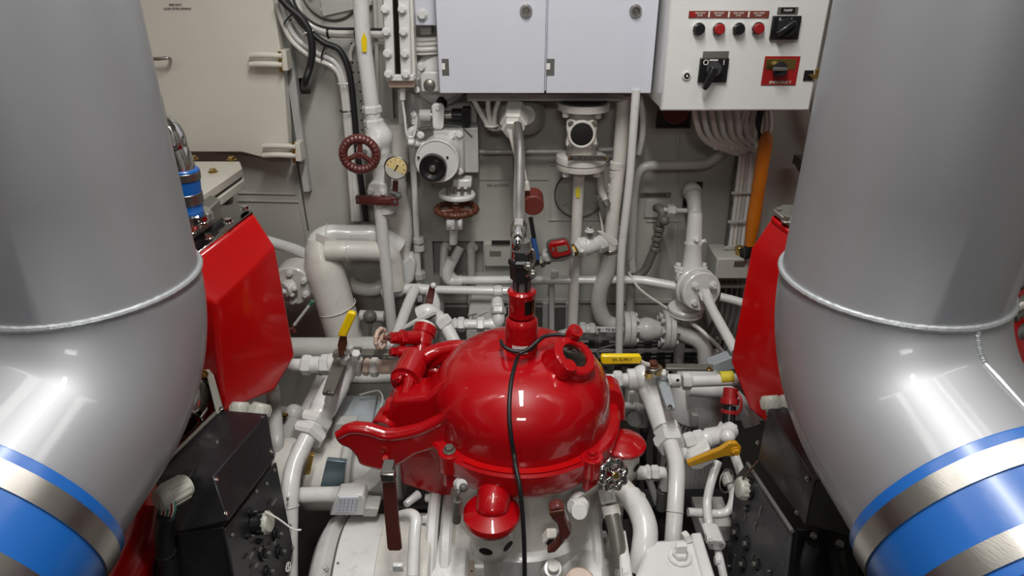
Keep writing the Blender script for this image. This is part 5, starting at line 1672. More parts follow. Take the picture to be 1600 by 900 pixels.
# pipes over the arm behind: leaning white pipe, clamp handle, red valve
o = pipe(None, 'leaning_pipe', white, [(648, 452, 2.35), (638, 475, 2.25), (612, 545, 1.95)], 17, 10)
tag(o, 'white pipe leaning down from the horizontal pipe to the red hand valve', 'pipe')
o = pipe(None, 'stub_pipe', white, [(672, 455, 2.36), (681, 475, 2.3), (678, 495, 2.22), (692, 505, 2.15)], 18, 14)
tag(o, 'short white pipe hooking down beside the brown lever tip', 'pipe')
t = thing('sampling_valve', 'white angled ball valve with flat white lever beside the red hand valve', 'valve', (680, 535, 1.95))
MB().curve([(655, 492, 1.98), (668, 487, 1.98), (680, 494, 1.98), (690, 505, 1.98), (700, 518, 1.97)], 13 * SP((680, 495, 1.98)), 20).build('body', white, t)
hexn(t, 'union_nut', white, (687, 497, 1.97), (697, 510, 1.96), 29)
pipe(t, 'outlet_pipe', white, [(694, 505, 1.97), (708, 530, 1.92), (722, 570, 1.85)], 21, 20)
cyl(t, 'green_band', greent, (680, 497, 1.99), (674, 514, 1.97), 18)
MB().prism([W(*p, 1.93) for p in ((626, 514), (643, 503), (678, 485), (683, 488), (680, 493), (652, 509), (630, 517))], Y_ * .012 - Z_ * .0).build('lever', white, t, 0.003)
MB().prism([W(*p, 1.925) for p in ((628, 516), (646, 507), (680, 490), (682, 493), (652, 511), (630, 519))], Y_ * .012 - Z_ * .008).build('lever_edge', steel, t, 0.002)
MB().prism([W(*p, 2.0) for p in ((672, 443), (680, 446), (679, 458), (676, 476), (664, 476), (668, 458))], Y_ * .01).build('brown_lever', maroon, t, 0.003)
MB().sphere((677, 446, 2.0), 5 * SP((677, 446, 2.0)), 12, 8).build('lever_tip', white, t)
t = thing('cross_line', 'white threaded pipe run with hexagon unions, rising to an elbow behind the red column', 'pipe', (740, 515, 2.05))
YC = 2.05
cyl(t, 'pipe_run', white, (700, 507, YC), (775, 507, YC), 16)
for x0, x1, w in ((708, 714, 21), (715, 726, 24), (745, 757, 24), (727, 731, 18)):
    hexn(t, 'union_nut', white, (x0, 507, YC), (x1, 507, YC), w)
MB().curve([(765, 507, YC), (776, 506, YC), (779, 498, YC), (778, 485, YC + .02), (777, 474, YC + .05)], 10 * SP((770, 500, YC)), 18).build('elbow', white, t)
hexn(t, 'union_nut', greyp, (778, 492, YC), (778, 480, YC + .02), 26)
cyl(t, 'collar', white, (778, 478, YC + .03), (777, 470, YC + .06), 18)
o = boxpx(None, 'rear_block', greyp, 728, 513, 770, 560, 2.2, 0.41, 0.01)
tag(o, 'grey block below the white threaded pipe run behind the dome', 'box')
t = thing('small_tap', 'small grey tap with wire lever behind the threaded pipe run', 'tap', (745, 500, 2.25))
cyl(t, 'body', greyp, (744, 505, 2.25), (744, 492, 2.25), 13)
cyl(t, 'lever', greyp, (745, 494, 2.24), (762, 486, 2.22), 6, 4)
hose(t, 'wire', darkg, [(730, 505, 2.24), (733, 494, 2.24), (745, 490, 2.24)], 2)

t = thing('hand_valve', 'glossy red pipe valve with small pink handwheel beside the separator hinge', 'valve', (650, 560, 1.72))
YV = 1.75
k = SP((650, 530, YV))
MB().curve([(655, 560, 1.7), (657, 545, 1.72), (660, 528, YV), (665, 512, YV + .03)], [k * r for r in [15] * 10 + [17] * 8 + [19] * 7], 24).build('body', red, t)
cyl(t, 'pale_gasket', cream, (664, 513, YV + .03), (666, 508, YV + .04), 36)
cyl(t, 'branch', red, (655, 527, 1.72), (632, 528, 1.70), 22)
hexn(t, 'gland_nut', red, (634, 528, 1.70), (624, 528, 1.69), 26)
cyl(t, 'gland_ring', red, (626, 528, 1.69), (618, 528, 1.68), 19)
hexn(t, 'gland_nut', red, (620, 528, 1.68), (609, 528, 1.67), 18)
cyl(t, 'stem', maroon, (610, 528, 1.67), (596, 528, 1.66), 6)
spokewheel(t, (595, 529, 1.66), Vector((1, -.35, .1)), 15 * SP((595, 529, 1.66)), 3.4 * SP((595, 529, 1.66)), copper, 4, ribs=10, hub=.25)
cyl(t, 'lower_branch', red, (652, 550, 1.68), (620, 550, 1.66), 18)
hexn(t, 'plug', red, (620, 550, 1.66), (610, 550, 1.65), 14)
MB().sphere((612, 545, 1.72), 0.03, 16, 10).build('white_boss', white, t)

# blue-grey equipment boxes and pump low behind the arm
t = thing('equipment_box', 'pale blue-grey sheet metal box with wire loop behind the red arm', 'box', (560, 650, 1.7))
zt = W(565, 620, 1.75).z
P = [WZ(*p, zt) for p in ((530, 617), (590, 617), (580, 664), (523, 664))]
MB().prism(P, -Z_ * .12).build('lid', bluegrey, t, 0.006)
P = [WZ(*p, zt - .004) for p in ((591, 617), (612, 628), (600, 672), (580, 668))]
MB().prism(P, -Z_ * .12).build('side_cover', bluegrey, t, 0.006)
MB().prism([W(*p, 1.60) for p in ((522, 662), (556, 662), (552, 690), (514, 690))], Y_ * .04).build('front_flap', greyp, t, 0.004)
hose(t, 'wire_loop', greyp, [(562, 617, 1.72), (580, 612, 1.72), (592, 611, 1.72), (598, 622, 1.7), (594, 640, 1.66), (583, 660, 1.62)], 3)
t = thing('motor_pump', 'cream pump body with blue-grey plate under the tip of the red arm', 'pump', (520, 780, 1.5))
zt = W(520, 710, 1.55).z
a, b = W(440, 740, 1.55), W(548, 740, 1.55)
MB().cyl(Vector((a.x, 1.55, b.z)), Vector((b.x - .01, 1.55, b.z)), 0.105, n=40).build('body', cream, t)
MB().cyl(Vector((b.x - .012, 1.55, b.z)), Vector((b.x + .02, 1.55, b.z)), 0.115, n=40).build('end_flange', greyp, t)
MB().cyl(Vector((b.x + .02, 1.55, b.z)), Vector((b.x + .16, 1.55, b.z)), 0.075, n=32).build('shaft_cover', greyp, t)
P = [W(*p, 1.435) for p in ((510, 719), (541, 722), (535, 762), (500, 762))]
MB().prism(P, Y_ * .015).build('name_plate', platem, t, 0.002)
MB().prism([W(*p, 1.43) for p in ((482, 712), (490, 712), (484, 742), (474, 742))], Y_ * .015).build('worn_label', brass, t, 0.001)
o = pipe(None, 'return_pipe', white, [(462, 774, 1.405), (545, 772, 1.405), (585, 748, 1.42), (602, 715, 1.45)], 25, 40, 22)
tag(o, 'white pipe curving up under the red arm from the motor side', 'pipe')
o = cyl(None, 'grease_tube', white, (654, 772, 1.4), (634, 788, 1.36), 14, 11)
tag(o, 'short white nipple pointing down beside the maroon lever', 'nipple')
o = pipe(None, 'base_rail', darkg, [(620, 792, 1.5), (760, 796, 1.5)], 6)
tag(o, 'thin grey rail crossing the dark gap behind the maroon lever', 'rail')

# the white motor in front
t = thing('electric_motor', 'large white horizontal electric motor with terminal box, bottom of the picture', 'motor', (560, 1000, 1.3))
ym = 1.30
ra = 0.215
ca = W(560, 803, ym + .69 * ra)
zc = ca.z - ra * .72
xl, xr = W(470, 860, 1.15).x, W(672, 860, 1.15).x


def mc(x):
    return Vector((x, ym, zc))


xs = [W(x, 850, 1.12).x for x in (462, 486, 500, 560, 645, 652, 668, 682)]
MB().cyl(mc(xs[0] - .03), mc(xs[1]), ra * .98, ra * 1.03, n=72, ch=.15).build('fan_cowl', white, t)
MB().cyl(mc(xs[1] - .004), mc(xs[5]), ra, n=72, ch=.02).build('casing', white, t)
MB().cyl(mc(xs[3]), mc(xs[5] + .006), ra * 1.012, n=72, ch=.02).build('casing_band', cream, t)
MB().cyl(mc(xs[5]), mc(xs[7] + .06), ra * .86, n=64, ch=.05).build('end_bell', white, t)
MB().torus(mc(xs[1] + .003), X_, ra * 1.0, .003, 72, 6).build('joint_line', wallt, t)
for x, y in ((478, 822), (477, 870)):
    p = W(x, y, ym - .18)
    bolt(t, mc(xs[0] + .02) + (Vector((0, p.y - ym, p.z - zc)).normalized() * ra * 1.0), Vector((0, p.y - ym, p.z - zc)), 8, greyp, 0.008)
# terminal box with perforated white plate
zb = zc + ra
c = W(545, 800, 1.27)
MB().prism([W(*p, 1.35) for p in ((514, 806), (526, 775), (566, 773), (570, 780), (569, 806))], Y_ * .05).build('terminal_box', white, t, 0.005)
pl = MB().prism([W(*p, 1.345) for p in ((523, 800), (530, 778), (560, 777), (557, 801))], Y_ * .01).build('perforated_plate', cabm, t, 0.001)
for i in range(5):
    for j in range(4):
        p = W(530 + i * 6.2 + (3 - j) * .9, 782 + j * 5, 1.3445)
        MB().cyl(p, p - Y_ * .0006, 0.0016, n=6).build('plate_hole', wallt, pl)
MB().prism([W(*p, 1.36) for p in ((566, 793), (592, 795), (588, 808), (566, 808))], Y_ * .05).build('cable_entry', greyp, t, 0.004)
# rounded lug and recess block at the bell end
MB().path(catmull([V(p) for p in ((628, 806, 1.22), (642, 804, 1.2), (650, 812, 1.18), (648, 835, 1.15), (645, 900, 1.08))], 5), .014, 16).build('cast_rib', white, t)
MB().box(W(622, 886, 1.085), X_ * .012, Y_ * .006, Z_ * .010).build('square_boss', white, t, 0.003)
MB().cyl(W(528, 880, 1.085), W(528, 880, 1.08), 0.003, n=8).build('screw', wallt, t)

# ================================================================ PIPEWORK ON THE OTHER SIDE OF THE SEPARATOR
t = thing('valve_manifold', 'white valve manifold with horizontal yellow lever beside the dome and pipe bending down', 'valve', (1040, 700, 1.6))
YR = 1.7
pipe(t, 'inlet_pipe', white, [(940, 594, YR), (975, 594, YR)], 20)
hexn(t, 'union_nut', white, (958, 594, YR), (972, 594, YR), 30)
cyl(t, 'union_ring', white, (973, 594, YR), (983, 594, YR), 22)
cyl(t, 'valve_neck', white, (980, 593, YR), (1010, 592, YR), 34)
MB().sphere((1006, 590, YR), 21 * SP((1006, 590, YR)), 24, 16).build('valve_ball', white, t)
k = SP((1030, 640, 1.6))
MB().path(catmull([V(p) for p in ((1005, 590, YR), (1015, 610, 1.68), (1027, 640, 1.62), (1038, 670, 1.56))], 8), [19 * k] * 12 + [18 * k] * 13, 24).build('branch', white, t)
MB().prism([WZ(*p, W(1040, 610, 1.62).z) for p in ((1024, 592), (1042, 590), (1055, 642), (1042, 643))], Z_ * .012).build('key_plate', bluegrey, t, 0.002)
bolt(t, WZ(1047, 636, W(1040, 610, 1.62).z + .012), Z_, 6, steel, 0.006)
hexn(t, 'union_nut', white, (1040, 664, 1.58), (1045, 680, 1.55), 45)
cyl(t, 'union_ring', white, (1045, 680, 1.55), (1047, 684, 1.54), 34)
hexn(t, 'union_nut', white, (1044, 682, 1.55), (1049, 698, 1.51), 50)
pipe(t, 'down_pipe', white, [(1047, 690, 1.52), (1059, 728, 1.44), (1056, 775, 1.36), (1051, 850, 1.28)], 26, 30, 24)
MB().torus(W(1054.3, 800, 1.333), V((1056, 775, 1.36)) - V((1051, 850, 1.28)), 13.2 * SP((1057, 774, 1.36)), 0.0015, 30, 6).build('weld_ring', greyp, t)
hexn(t, 'union_nut', white, (1040, 595, YR), (1048, 595, YR), 22)
cyl(t, 'union_ring', white, (1047, 595, YR), (1062, 595, YR), 22)
bolt(t, (1059, 594, YR - .025), -Y_, 4, ink, 0.003)
hexn(t, 'union_nut', white, (1066, 596, YR), (1080, 596, YR), 27)
pipe(t, 'outlet_pipe', white, [(1078, 596, YR), (1170, 592, YR)], 19, 10, 20)
MB().cyl(V((1125, 590, YR)), V((1145, 589, YR)), 9.8 * SP((1130, 590, YR)), n=24, ch=.02).build('yellow_band', yellowd, t)
MB().prism([W(*p, 1.6) for p in ((939, 559), (941, 556), (1000, 556), (1003, 560), (1002, 569), (942, 570), (939, 567))], Y_ * .016).build('lever_sleeve', yellow, t, 0.004)
text(t, 'OIL SUPPLY', W(972, 562, 1.598), X_, Z_, 0.011, ink)
MB().prism([W(*p, 1.61) for p in ((1000, 561), (1008, 567), (1016, 569), (1016, 574), (1006, 572), (1000, 567))], Y_ * .01).build('lever_neck', cream, t, 0.002)
MB().cyl(W(1020, 577, 1.64), W(1020, 572, 1.64), 0.022, n=24).build('lever_washer', dullst, t)
bolt(t, (1020, 572, 1.64), Z_, 14, rustm, 0.016)
zk = W(1080, 578, 1.62).z
MB().prism([WZ(*p, zk) for p in ((1040, 572), (1113, 573), (1115, 581), (1040, 580))], Z_ * .010).build('key_plate', greylev, t, 0.002)
bolt(t, WZ(1108, 577, zk + .01), Z_, 6, brass, 0.006)
for x, y in ((1013, 588), (1027, 583), (1036, 590)):
    MB().hex(W(x, y, 1.66), W(x + 2, y - 9, 1.65), 0.013).build('spindle_nut', (white, dullst, brass)[(x + y) % 3], t, sharp=20)

# domed vertical motor
t = thing('vertical_motor', 'upright grey finned electric motor with domed white cap', 'motor', (1093, 700, 1.85))
ym2 = 1.9
k = SP((1092, 610, ym2))
xm = W(1092, 610, ym2).x
zt = W(1092, 578, ym2).z
cm = Vector((xm, ym2, zt))
MB().lathe(cm, cm - Z_, [(0, 5 * k), (.012, 22 * k), (.03, 36 * k), (.06, 42 * k), (.17, 43.5 * k), (.175, 40 * k)], 56).build('fan_cap', white, t)
MB().lathe(cm - Z_ * .16, cm - Z_ * 1.05, [(0, 38 * k), (.02, 39 * k), (.4, 39 * k)], 56).build('casing', greyp, t)
for i in range(44):
    a = 2 * pi * i / 44
    d = Vector((cos(a), sin(a), 0))
    if d.y > .5:
        continue
    MB().box(cm - Z_ * .31 + d * 41 * k, d * 3.2 * k, Z_.cross(d) * .9 * k, Z_ * .13).build('fin', greyp, t)
boxpx(t, 'fin_clip', greyp, 1082, 650, 1090, 666, 1.78, 0.02, 0.001)
o = quadbox(None, 'support_bracket', bluegrey, [(1108, 572), (1150, 556), (1158, 575), (1120, 584)], 1.95, 0.05, 0.003)
tag(o, 'grey sheet bracket between domed motor and red cover', 'bracket')
o = pipe(None, 'cross_pipe', white, [(1075, 606, 1.80), (1140, 612, 1.8), (1165, 640, 1.75), (1175, 665, 1.72)], 26, 20, 20)
tag(o, 'thick white pipe arching behind the red screw cap', 'pipe')
t = thing('red_cap_coupling', 'black coupling with red screw cap and retaining strap', 'coupling', (1140, 672, 1.6))
cyl(t, 'foot', white, (1136, 676, 1.58), (1138, 662, 1.59), 28)
hexn(t, 'foot_nut', white, (1136, 672, 1.58), (1137, 664, 1.585), 32)
cyl(t, 'body', blackp, (1138, 664, 1.59), (1140, 634, 1.62), 20)
cyl(t, 'red_ring', redd, (1139, 646, 1.61), (1139.5, 640, 1.615), 25)
cyl(t, 'cap_collar', redd, (1140, 632, 1.62), (1140.5, 622, 1.63), 29)
cyl(t, 'screw_cap', redd, (1140.5, 625, 1.63), (1142, 606, 1.65), 23, ch=.12)
hose(t, 'strap', redd, [(1152, 613, 1.62), (1158, 625, 1.6), (1157, 640, 1.59), (1150, 648, 1.59)], 4)

# orange lever valve
t = thing('lever_valve', 'white valve body with long ochre lever below the red screw cap', 'valve', (1110, 730, 1.5))
YL = 1.52
hexn(t, 'end_nut', white, (1070, 690, YL), (1085, 686, YL), 26)
hexn(t, 'union_nut', white, (1084, 688, YL), (1100, 685, YL), 30)
MB().curve([(1085, 688, YL), (1105, 684, YL), (1125, 680, YL + .02), (1142, 672, YL + .05)], [k2 * SP((1110, 685, YL)) for k2 in [12] * 8 + [15] * 8 + [14] * 9], 22).build('body', white, t)
MB().curve([(1072, 700, YL), (1078, 715, YL - .02), (1090, 712, YL - .01)], 11 * SP((1110, 685, YL)), 16).build('lower_body', white, t)
MB().prism([W(*p, 1.46) for p in ((1073, 726), (1080, 716), (1110, 700), (1118, 722), (1095, 735), (1080, 735))], Y_ * .06).build('valve_block', white, t, 0.006)
MB().prism([W(*p, 1.43) for p in ((1073, 723), (1125, 702), (1140, 692), (1152, 692), (1159, 700), (1158, 709), (1148, 714), (1132, 714), (1100, 724), (1076, 731))], Y_ * .014).build('ochre_lever', ochre, t, 0.004)
bolt(t, (1149, 704, 1.43), -Y_, 12, ochre, 0.012)
MB().sphere((1137, 682, 1.5), .022, 14, 10).build('lever_boss', white, t)

# S-shaped small pipes right of it
t = thing('small_pipe', 'white small-bore pipe swinging down from the ochre lever valve with square clamp', 'pipe', (1120, 860, 1.3))
hose(t, 'tube', white, [(1122, 722, 1.48), (1112, 750, 1.44), (1105, 785, 1.4), (1108, 820, 1.34), (1115, 850, 1.3)], 14, 16)
quadbox(t, 'clamp', white, [(1104, 846), (1110, 843), (1130, 845), (1135, 851), (1134, 857), (1128, 861), (1108, 860)], 1.26, 0.06, 0.004)
for x in (1111, 1127):
    bolt(t, (x, 850, 1.26), Z_ - Y_ * .3, 6, greylev, 0.004)
hexn(t, 'side_screw', rubber, (1134, 852, 1.28), (1143, 852, 1.28), 11)
hose(t, 'lower_tube', white, [(1121, 858, 1.28), (1126, 880, 1.24), (1135, 920, 1.2)], 13, 16)
o = hose(None, 'loop_pipe', white, [(1133, 738, 1.5), (1140, 752, 1.48), (1146, 775, 1.44), (1138, 798, 1.4), (1118, 803, 1.4), (1075, 800, 1.4)], 14, 16)
tag(o, 'white pipe looping back under the ochre lever towards the thick pipe', 'pipe')
o = cyl(None, 'hose_clip', cream, (1135, 745, 1.49), (1140, 757, 1.47), 19)
tag(o, 'cream collar at the top of the looping small pipe', 'collar')
o = pipe(None, 'short_pipe', white, [(1148, 712, 1.5), (1158, 740, 1.46)], 15)
tag(o, 'short white pipe behind the pivot end of the ochre lever', 'pipe')
t = thing('grey_pipes', 'grey square-flanged pump parts behind the round red hood', 'pump', (990, 680, 1.75))
boxpx(t, 'block', greyp, 982, 606, 1008, 655, 1.8, 0.05, 0.006)
MB().cyl(W(992, 655, 1.8), W(992, 655, 1.74), .026, n=24).build('boss', darkg, t)
boxpx(t, 'flange', greyp, 996, 640, 1012, 670, 1.76, 0.04, 0.004)
pipe(t, 'stub', greyp, [(975, 634, 1.8), (1020, 636, 1.8)], 12)
for x, y in ((987, 612), (1001, 612), (1008, 660)):
    bolt(t, (x, y, 1.79), -Y_, 6, white, .01)
cyl(t, 'pipe', white, (1020, 640, 1.78), (1028, 695, 1.7), 10)
t = thing('elbow_set', 'white hexagon elbows and unions just below the round red hood', 'union', (1020, 760, 1.5))
YE = 1.5
cyl(t, 'stub', white, (994, 739, YE), (1010, 739, YE), 22)
hexn(t, 'union_nut', white, (1008, 739, YE), (1016, 739, YE), 26)
hexn(t, 'union_nut', white, (1017, 739, YE), (1029, 739, YE), 25)
MB().curve([(1026, 739, YE), (1037, 740, YE), (1040, 750, YE), (1039, 762, YE)], 10 * SP((1026, 739, YE)), 16).build('elbow', white, t)
cyl(t, 'ring', dullst, (1036, 760, YE), (1035, 768, YE), 15)
cyl(t, 'drop', darkg, (1035, 766, YE), (1033, 795, YE), 17)
cyl(t, 'side_tube', white, (1014, 748, YE), (1026, 785, YE + .02), 12)
for i in range(9):
    P = [(1000 + i * 18 + random.uniform(-6, 6), 640 + random.uniform(0, 30), 1.95), (1000 + i * 17 + random.uniform(-12, 12), 700, 1.9), (995 + i * 18 + random.uniform(-8, 8), 800, 1.8)]
    o = hose(None, 'bilge_hose', rubber, P, 6)
    tag(o, ('first', 'second', 'third', 'fourth', 'fifth', 'sixth', 'seventh', 'eighth', 'ninth')[i] + ' dark hose in the gap under the domed motor, counted from the red dome', 'hose', 'dark hoses under the domed motor')

# big bend and braided hose, pump housing at the bottom
t = thing('pump_housing', 'white cast pump housing with square plug and ribbed end flange, bottom edge', 'pump', (1040, 1000, 1.2))
zt = W(1040, 842, 1.22).z
P = [WZ(*p, zt) for p in ((1012, 843), (1090, 838), (1110, 905), (1118, 960), (985, 960), (990, 905))]
MB().prism(P, -Z_ * .22).build('casting', white, t, 0.012)
P = [WZ(*p, zt + .012) for p in ((1079, 832), (1096, 830), (1118, 900), (1126, 960), (1104, 960), (1098, 900))]
MB().prism(P, -Z_ * .24).build('end_flange', white, t, 0.006)
P = [WZ(*p, zt - .0) for p in ((965, 830), (978, 826), (990, 905), (996, 960), (974, 960), (970, 905))]
MB().prism(P, -Z_ * .22).build('side_flange', white, t, 0.006)
c = WZ(1062, 872, zt)
MB().cyl(c - Z_ * .005, c + Z_ * .008, 18.5 * SP(c), n=36).build('plug_washer', white, t)
MB().hex(c + Z_ * .006, c + Z_ * .022, 12.5 * SP(c), n=6).build('plug_base', white, t, sharp=20)
MB().box(c + Z_ * .032, X_ * 8.5 * SP(c), (Y_ + X_ * .15) * 5 * SP(c), Z_ * .014).build('square_plug', white, t, 0.002)
MB().hex(WZ(1076, 838, zt + .006), WZ(1068, 842, zt + .003), 11 * SP(c)).build('flange_nut', white, t, sharp=20)
for x, y in ((1103, 842), (1117, 876), (972, 895)):
    bolt(t, WZ(x, y, zt + .0), X_, 11, white, 0.014)
MB().path(catmull([V(p) for p in ((984, 775, 1.34), (998, 795, 1.30), (1008, 825, 1.25), (1006, 858, 1.21), (1000, 890, 1.19))], 6), 19.5 * SP((1000, 830, 1.24)), 28).build('big_bend', white, t)
MB().torus(V((988, 780, 1.335)), Vector((.35, -.3, -1)), 19.8 * SP((988, 780, 1.33)), 0.003, 32, 8).build('weld_ring', cream, t)
MB().cyl(V((970, 760, 1.37)), V((986, 778, 1.335)), 17 * SP((988, 780, 1.33)), n=28).build('bend_neck', cream, t)
t = thing('braided_hose', 'grey braided hose with white hexagon nut beside the big white bend', 'hose', (960, 850, 1.22))
hexn(t, 'nut', white, (946, 763, 1.3), (952, 787, 1.27), 25)
cyl(t, 'ferrule', cream, (953, 790, 1.27), (957, 808, 1.25), 28)
C = catmull([V(p) for p in ((956, 804, 1.25), (962, 830, 1.22), (966, 860, 1.19), (966, 885, 1.17))], 14)
r0 = 12 * SP((960, 830, 1.22))
MB().path(C, [r0 * (1 + .04 * (i % 2)) for i in range(len(C))], 18).build('braid', greylev, t)
o = boxpx(None, 'dark_beam', black, 640, 792, 1140, 812, 1.55, 0.08, 0.004)
tag(o, 'dark steel beam running crosswise behind the separator frame', 'beam')
o = boxpx(None, 'base_block', floorm, 914, 815, 960, 850, 1.4, 0.1, 0.01)
tag(o, 'mottled dark block between separator frame and braided hose', 'block')
t = thing('shaft_housing', 'white round shaft housing between separator frame and pump housing', 'housing', (940, 900, 1.2))
MB().cyl(Vector((W(912, 870, 1.2).x, 1.32, .42)), Vector((W(952, 870, 1.2).x, 1.32, .42)), 0.165, n=56, ch=.04).build('drum', white, t)
MB().cyl(Vector((W(954, 870, 1.2).x, 1.32, .42)), Vector((W(975, 870, 1.2).x, 1.32, .42)), 0.15, n=56, ch=.04).build('drum', greyp, t)
o = boxpx(None, 'white_bracket', white, 1096, 822, 1142, 846, 1.45, .12, .002)
tag(o, 'flat white bracket plate behind the small pipe clamp', 'bracket')


# ================================================================ BLACK CONTROL BOXES
def quadpanel(root, name, m, P, th, bev=0.002):
    n = (P[1] - P[0]).cross(P[2] - P[0]).normalized()
    return MB().prism(P, n * th).build(name, m, root, bev), n


def planar(abc, pts):
    a, b, c = [V(p) for p in abc]
    n = (b - a).cross(c - a).normalized()
    out = []
    for x, y in pts:
        d = ray(x, y)
        out.append(CAM + d * ((a - CAM).dot(n) / d.dot(n)))
    return out


t = thing('engine_control_box', 'black engine control box with grey cable glands, under the faceted red cover beside the hatch', 'control box', (350, 900, 1.3))
A, B, C_, D = (242, 742, 1.15), (345, 640, 1.41), (418, 646, 1.38), (333, 744, 1.12)
E, G, H = (357, 815, 1.07), (430, 716, 1.35), (250, 830, 1.12)
solid(t, 'upper_box', black, [A, B, C_, D, E, G, (250, 840, 1.1), (345, 720, 1.41)],
      [(0, 3, 2, 1), (3, 4, 5, 2), (0, 6, 4, 3), (6, 7, 5, 4), (0, 1, 7, 6), (1, 2, 5, 7)], 0.004)
lo, n_ = quadpanel(t, 'switch_panel', black, planar(((352, 826, 1.08), (432, 722, 1.345), (459, 858, 1.27)), ((352, 826), (432, 722), (459, 858), (440, 940), (380, 980))), 0.006)
MB().poly([V(p) for p in ((238, 838, 1.10), (350, 822, 1.085), (378, 980, 1.05), (240, 980, 1.05), (238, 838, 1.3), (350, 822, 1.3), (378, 980, 1.3), (240, 980, 1.3))], [(0, 1, 2, 3), (0, 4, 5, 1), (1, 5, 6, 2), (3, 2, 6, 7), (4, 0, 3, 7)]).build('lower_box', black, t, 0.004)
MB().path([V((240, 741, 1.148)), V((345, 638, 1.41))], .006, 10).build('edge_strip', dullst, t)
nA = ((V(E) - V(D)).cross(V(C_) - V(D))).normalized()
if nA.x < 0:
    nA = -nA
for p in ((337, 750, 1.12), (410, 654, 1.365), (352, 803, 1.08), (423, 706, 1.34)):
    bolt(t, V(p) + nA * .002, nA, 6.5, steel, .005)
bolt(t, (249, 752, 1.165), -Y_, 9, steel, .006)
bolt(t, (345, 638, 1.40), Z_, 8, steel, .006)
# side gland with wires and black cable
def glandf(root, a, b, w):
    a, b = V(a), V(b)
    r = w / 2 * SP(a)
    g = MB().lathe(a, b, [(0, r * .9), (.1, r), (.75, r), (.95, r * .86), (1, r * .7)], 24).build('cable_gland', gland, root)
    _, e1, e2 = frame(b - a)
    for i in range(12):
        q = 2 * pi * i / 12
        d = e1 * cos(q) + e2 * sin(q)
        MB().box(a.lerp(b, .42) + d * r * 1.0, (b - a) * .3, d * r * .05, d.cross((b - a).normalized()) * r * .10).build('grip_rib', gland, g)
    return g


glandf(t, (292, 758, 1.12), (246, 784, 1.06), 40)
boxpx(t, 'gland_foot', blackp, 280, 745, 302, 762, 1.12, .03, .002)
for i in range(9):
    o = hose(t, 'wire', (greent, cream, redd, white)[i % 4], [(248 + i * 3.2, 784, 1.06), (250 + i * 3, 798, 1.055), (248 + i * 2.6, 812, 1.055)], 2.4, 6, 4)
hose(t, 'black_cable', rubber, [(260, 806, 1.055), (256, 845, 1.05), (264, 890, 1.05), (268, 940, 1.05)], 27, 18)
MB().torus(W(259, 864, 1.05), Z_, 14 * SP((259, 864, 1.05)), .002, 24, 6).build('cable_tie', blackp, t)
glandf(t, (374, 648, 1.42), (376, 628, 1.44), 30)
glandf(t, (404, 650, 1.41), (410, 630, 1.43), 32)
# switches on the lower panel


def onpanel(P0, P1, P2, x, y):
    a, b, c = V(P0), V(P1), V(P2)
    n = (b - a).cross(c - a).normalized()
    d = ray(x, y)
    s = (a - CAM).dot(n) / d.dot(n)
    if n.dot(d) > 0:
        n = -n
    return CAM + d * s, n


pp = ((352, 826, 1.08), (432, 722, 1.345), (459, 858, 1.27))
c, n = onpanel(*pp, 398, 818)
q = SP(c)
MB().cyl(c, c + n * .03, 18 * q, n=28).build('knob_base', blackp, t)
glandf(t, c + n * .012, c + n * .04, 34)
MB().path(catmull([c + n * .06 + Vector(p) * q for p in ((-18, 0, 20), (0, -2, 8), (22, -6, -10), (34, -4, -14))], 5), .0022, 8).build('tie_wire', cream, t)
for x, y, r in ((431, 835, 9), (411, 865, 10), (436, 862, 9), (417, 893, 8), (386, 838, 4), (404, 846, 4), (390, 800, 5)):
    c, n = onpanel(*pp, x, y)
    MB().cyl(c, c + n * .006, r * 1.2 * SP(c), n=24).build('switch_collar', blackp, t)
    MB().hex(c + n * .005, c + n * .012, r * .8 * SP(c)).build('switch_body', rubber, t, sharp=20)
    MB().cyl(c + n * .012, c + n * .018, r * .35 * SP(c), n=12).build('toggle', darkg, t)
for x, y in ((362, 836), (428, 735), (400, 768), (416, 756), (448, 780), (452, 822), (456, 856)):
    c, n = onpanel(*pp, x, y)
    bolt(t, c + n * .001, n, 5, dullst, .004)
ud = (V((432, 722, 1.345)) - V((352, 826, 1.08))).normalized()
for x, y, w in ((388, 868, 14), (402, 858, 10), (424, 785, 18), (396, 884, 10), (425, 848, 8)):
    c, n = onpanel(*pp, x, y)
    MB().box(c + n * .0075, ud * w / 2 * SP(c), n.cross(ud) * 2.2 * SP(c), n * .0006).build('marking_strip', greylev, t)
c, n = onpanel(*pp, 446, 886)
MB().torus(c + n * .008, n, 7 * SP(c), .0011, 24, 6).build('ring_logo', inkw, t)
MB().torus(c + n * .008 + ud * 4 * SP(c), n, 4 * SP(c), .0011, 20, 6).build('ring_logo', inkw, t)
MB().torus(c + n * .008 - ud * 5 * SP(c), n, 4 * SP(c), .0011, 20, 6).build('ring_logo', inkw, t)

t = thing('engine_control_box', 'black engine control box with grey cable glands, between pump housing and silver duct', 'control box', (1250, 900, 1.3))
A, B, C_, D = (1199, 634, 1.46), (1215, 640, 1.52), (1300, 632, 1.4), (1271, 752, 1.13)
solid(t, 'upper_box', black, [(1200, 638, 1.38), (1184, 716, 1.35), (1258, 822, 1.07), (1273, 752, 1.10), (1240, 632, 1.42), (1340, 740, 1.15), (1330, 840, 1.10), (1250, 720, 1.42)],
      [(0, 1, 2, 3), (0, 3, 5, 4), (3, 2, 6, 5), (1, 7, 6, 2), (4, 5, 6, 7), (0, 4, 7, 1)], 0.004)
pp = ((1170, 724, 1.36), (1240, 830, 1.09), (1142, 870, 1.30))
P = planar(pp, ((1170, 724), (1240, 830), (1226, 950), (1150, 960), (1140, 870), (1152, 745)))
quadpanel(t, 'switch_panel', panelg, list(reversed(P)), 0.006)
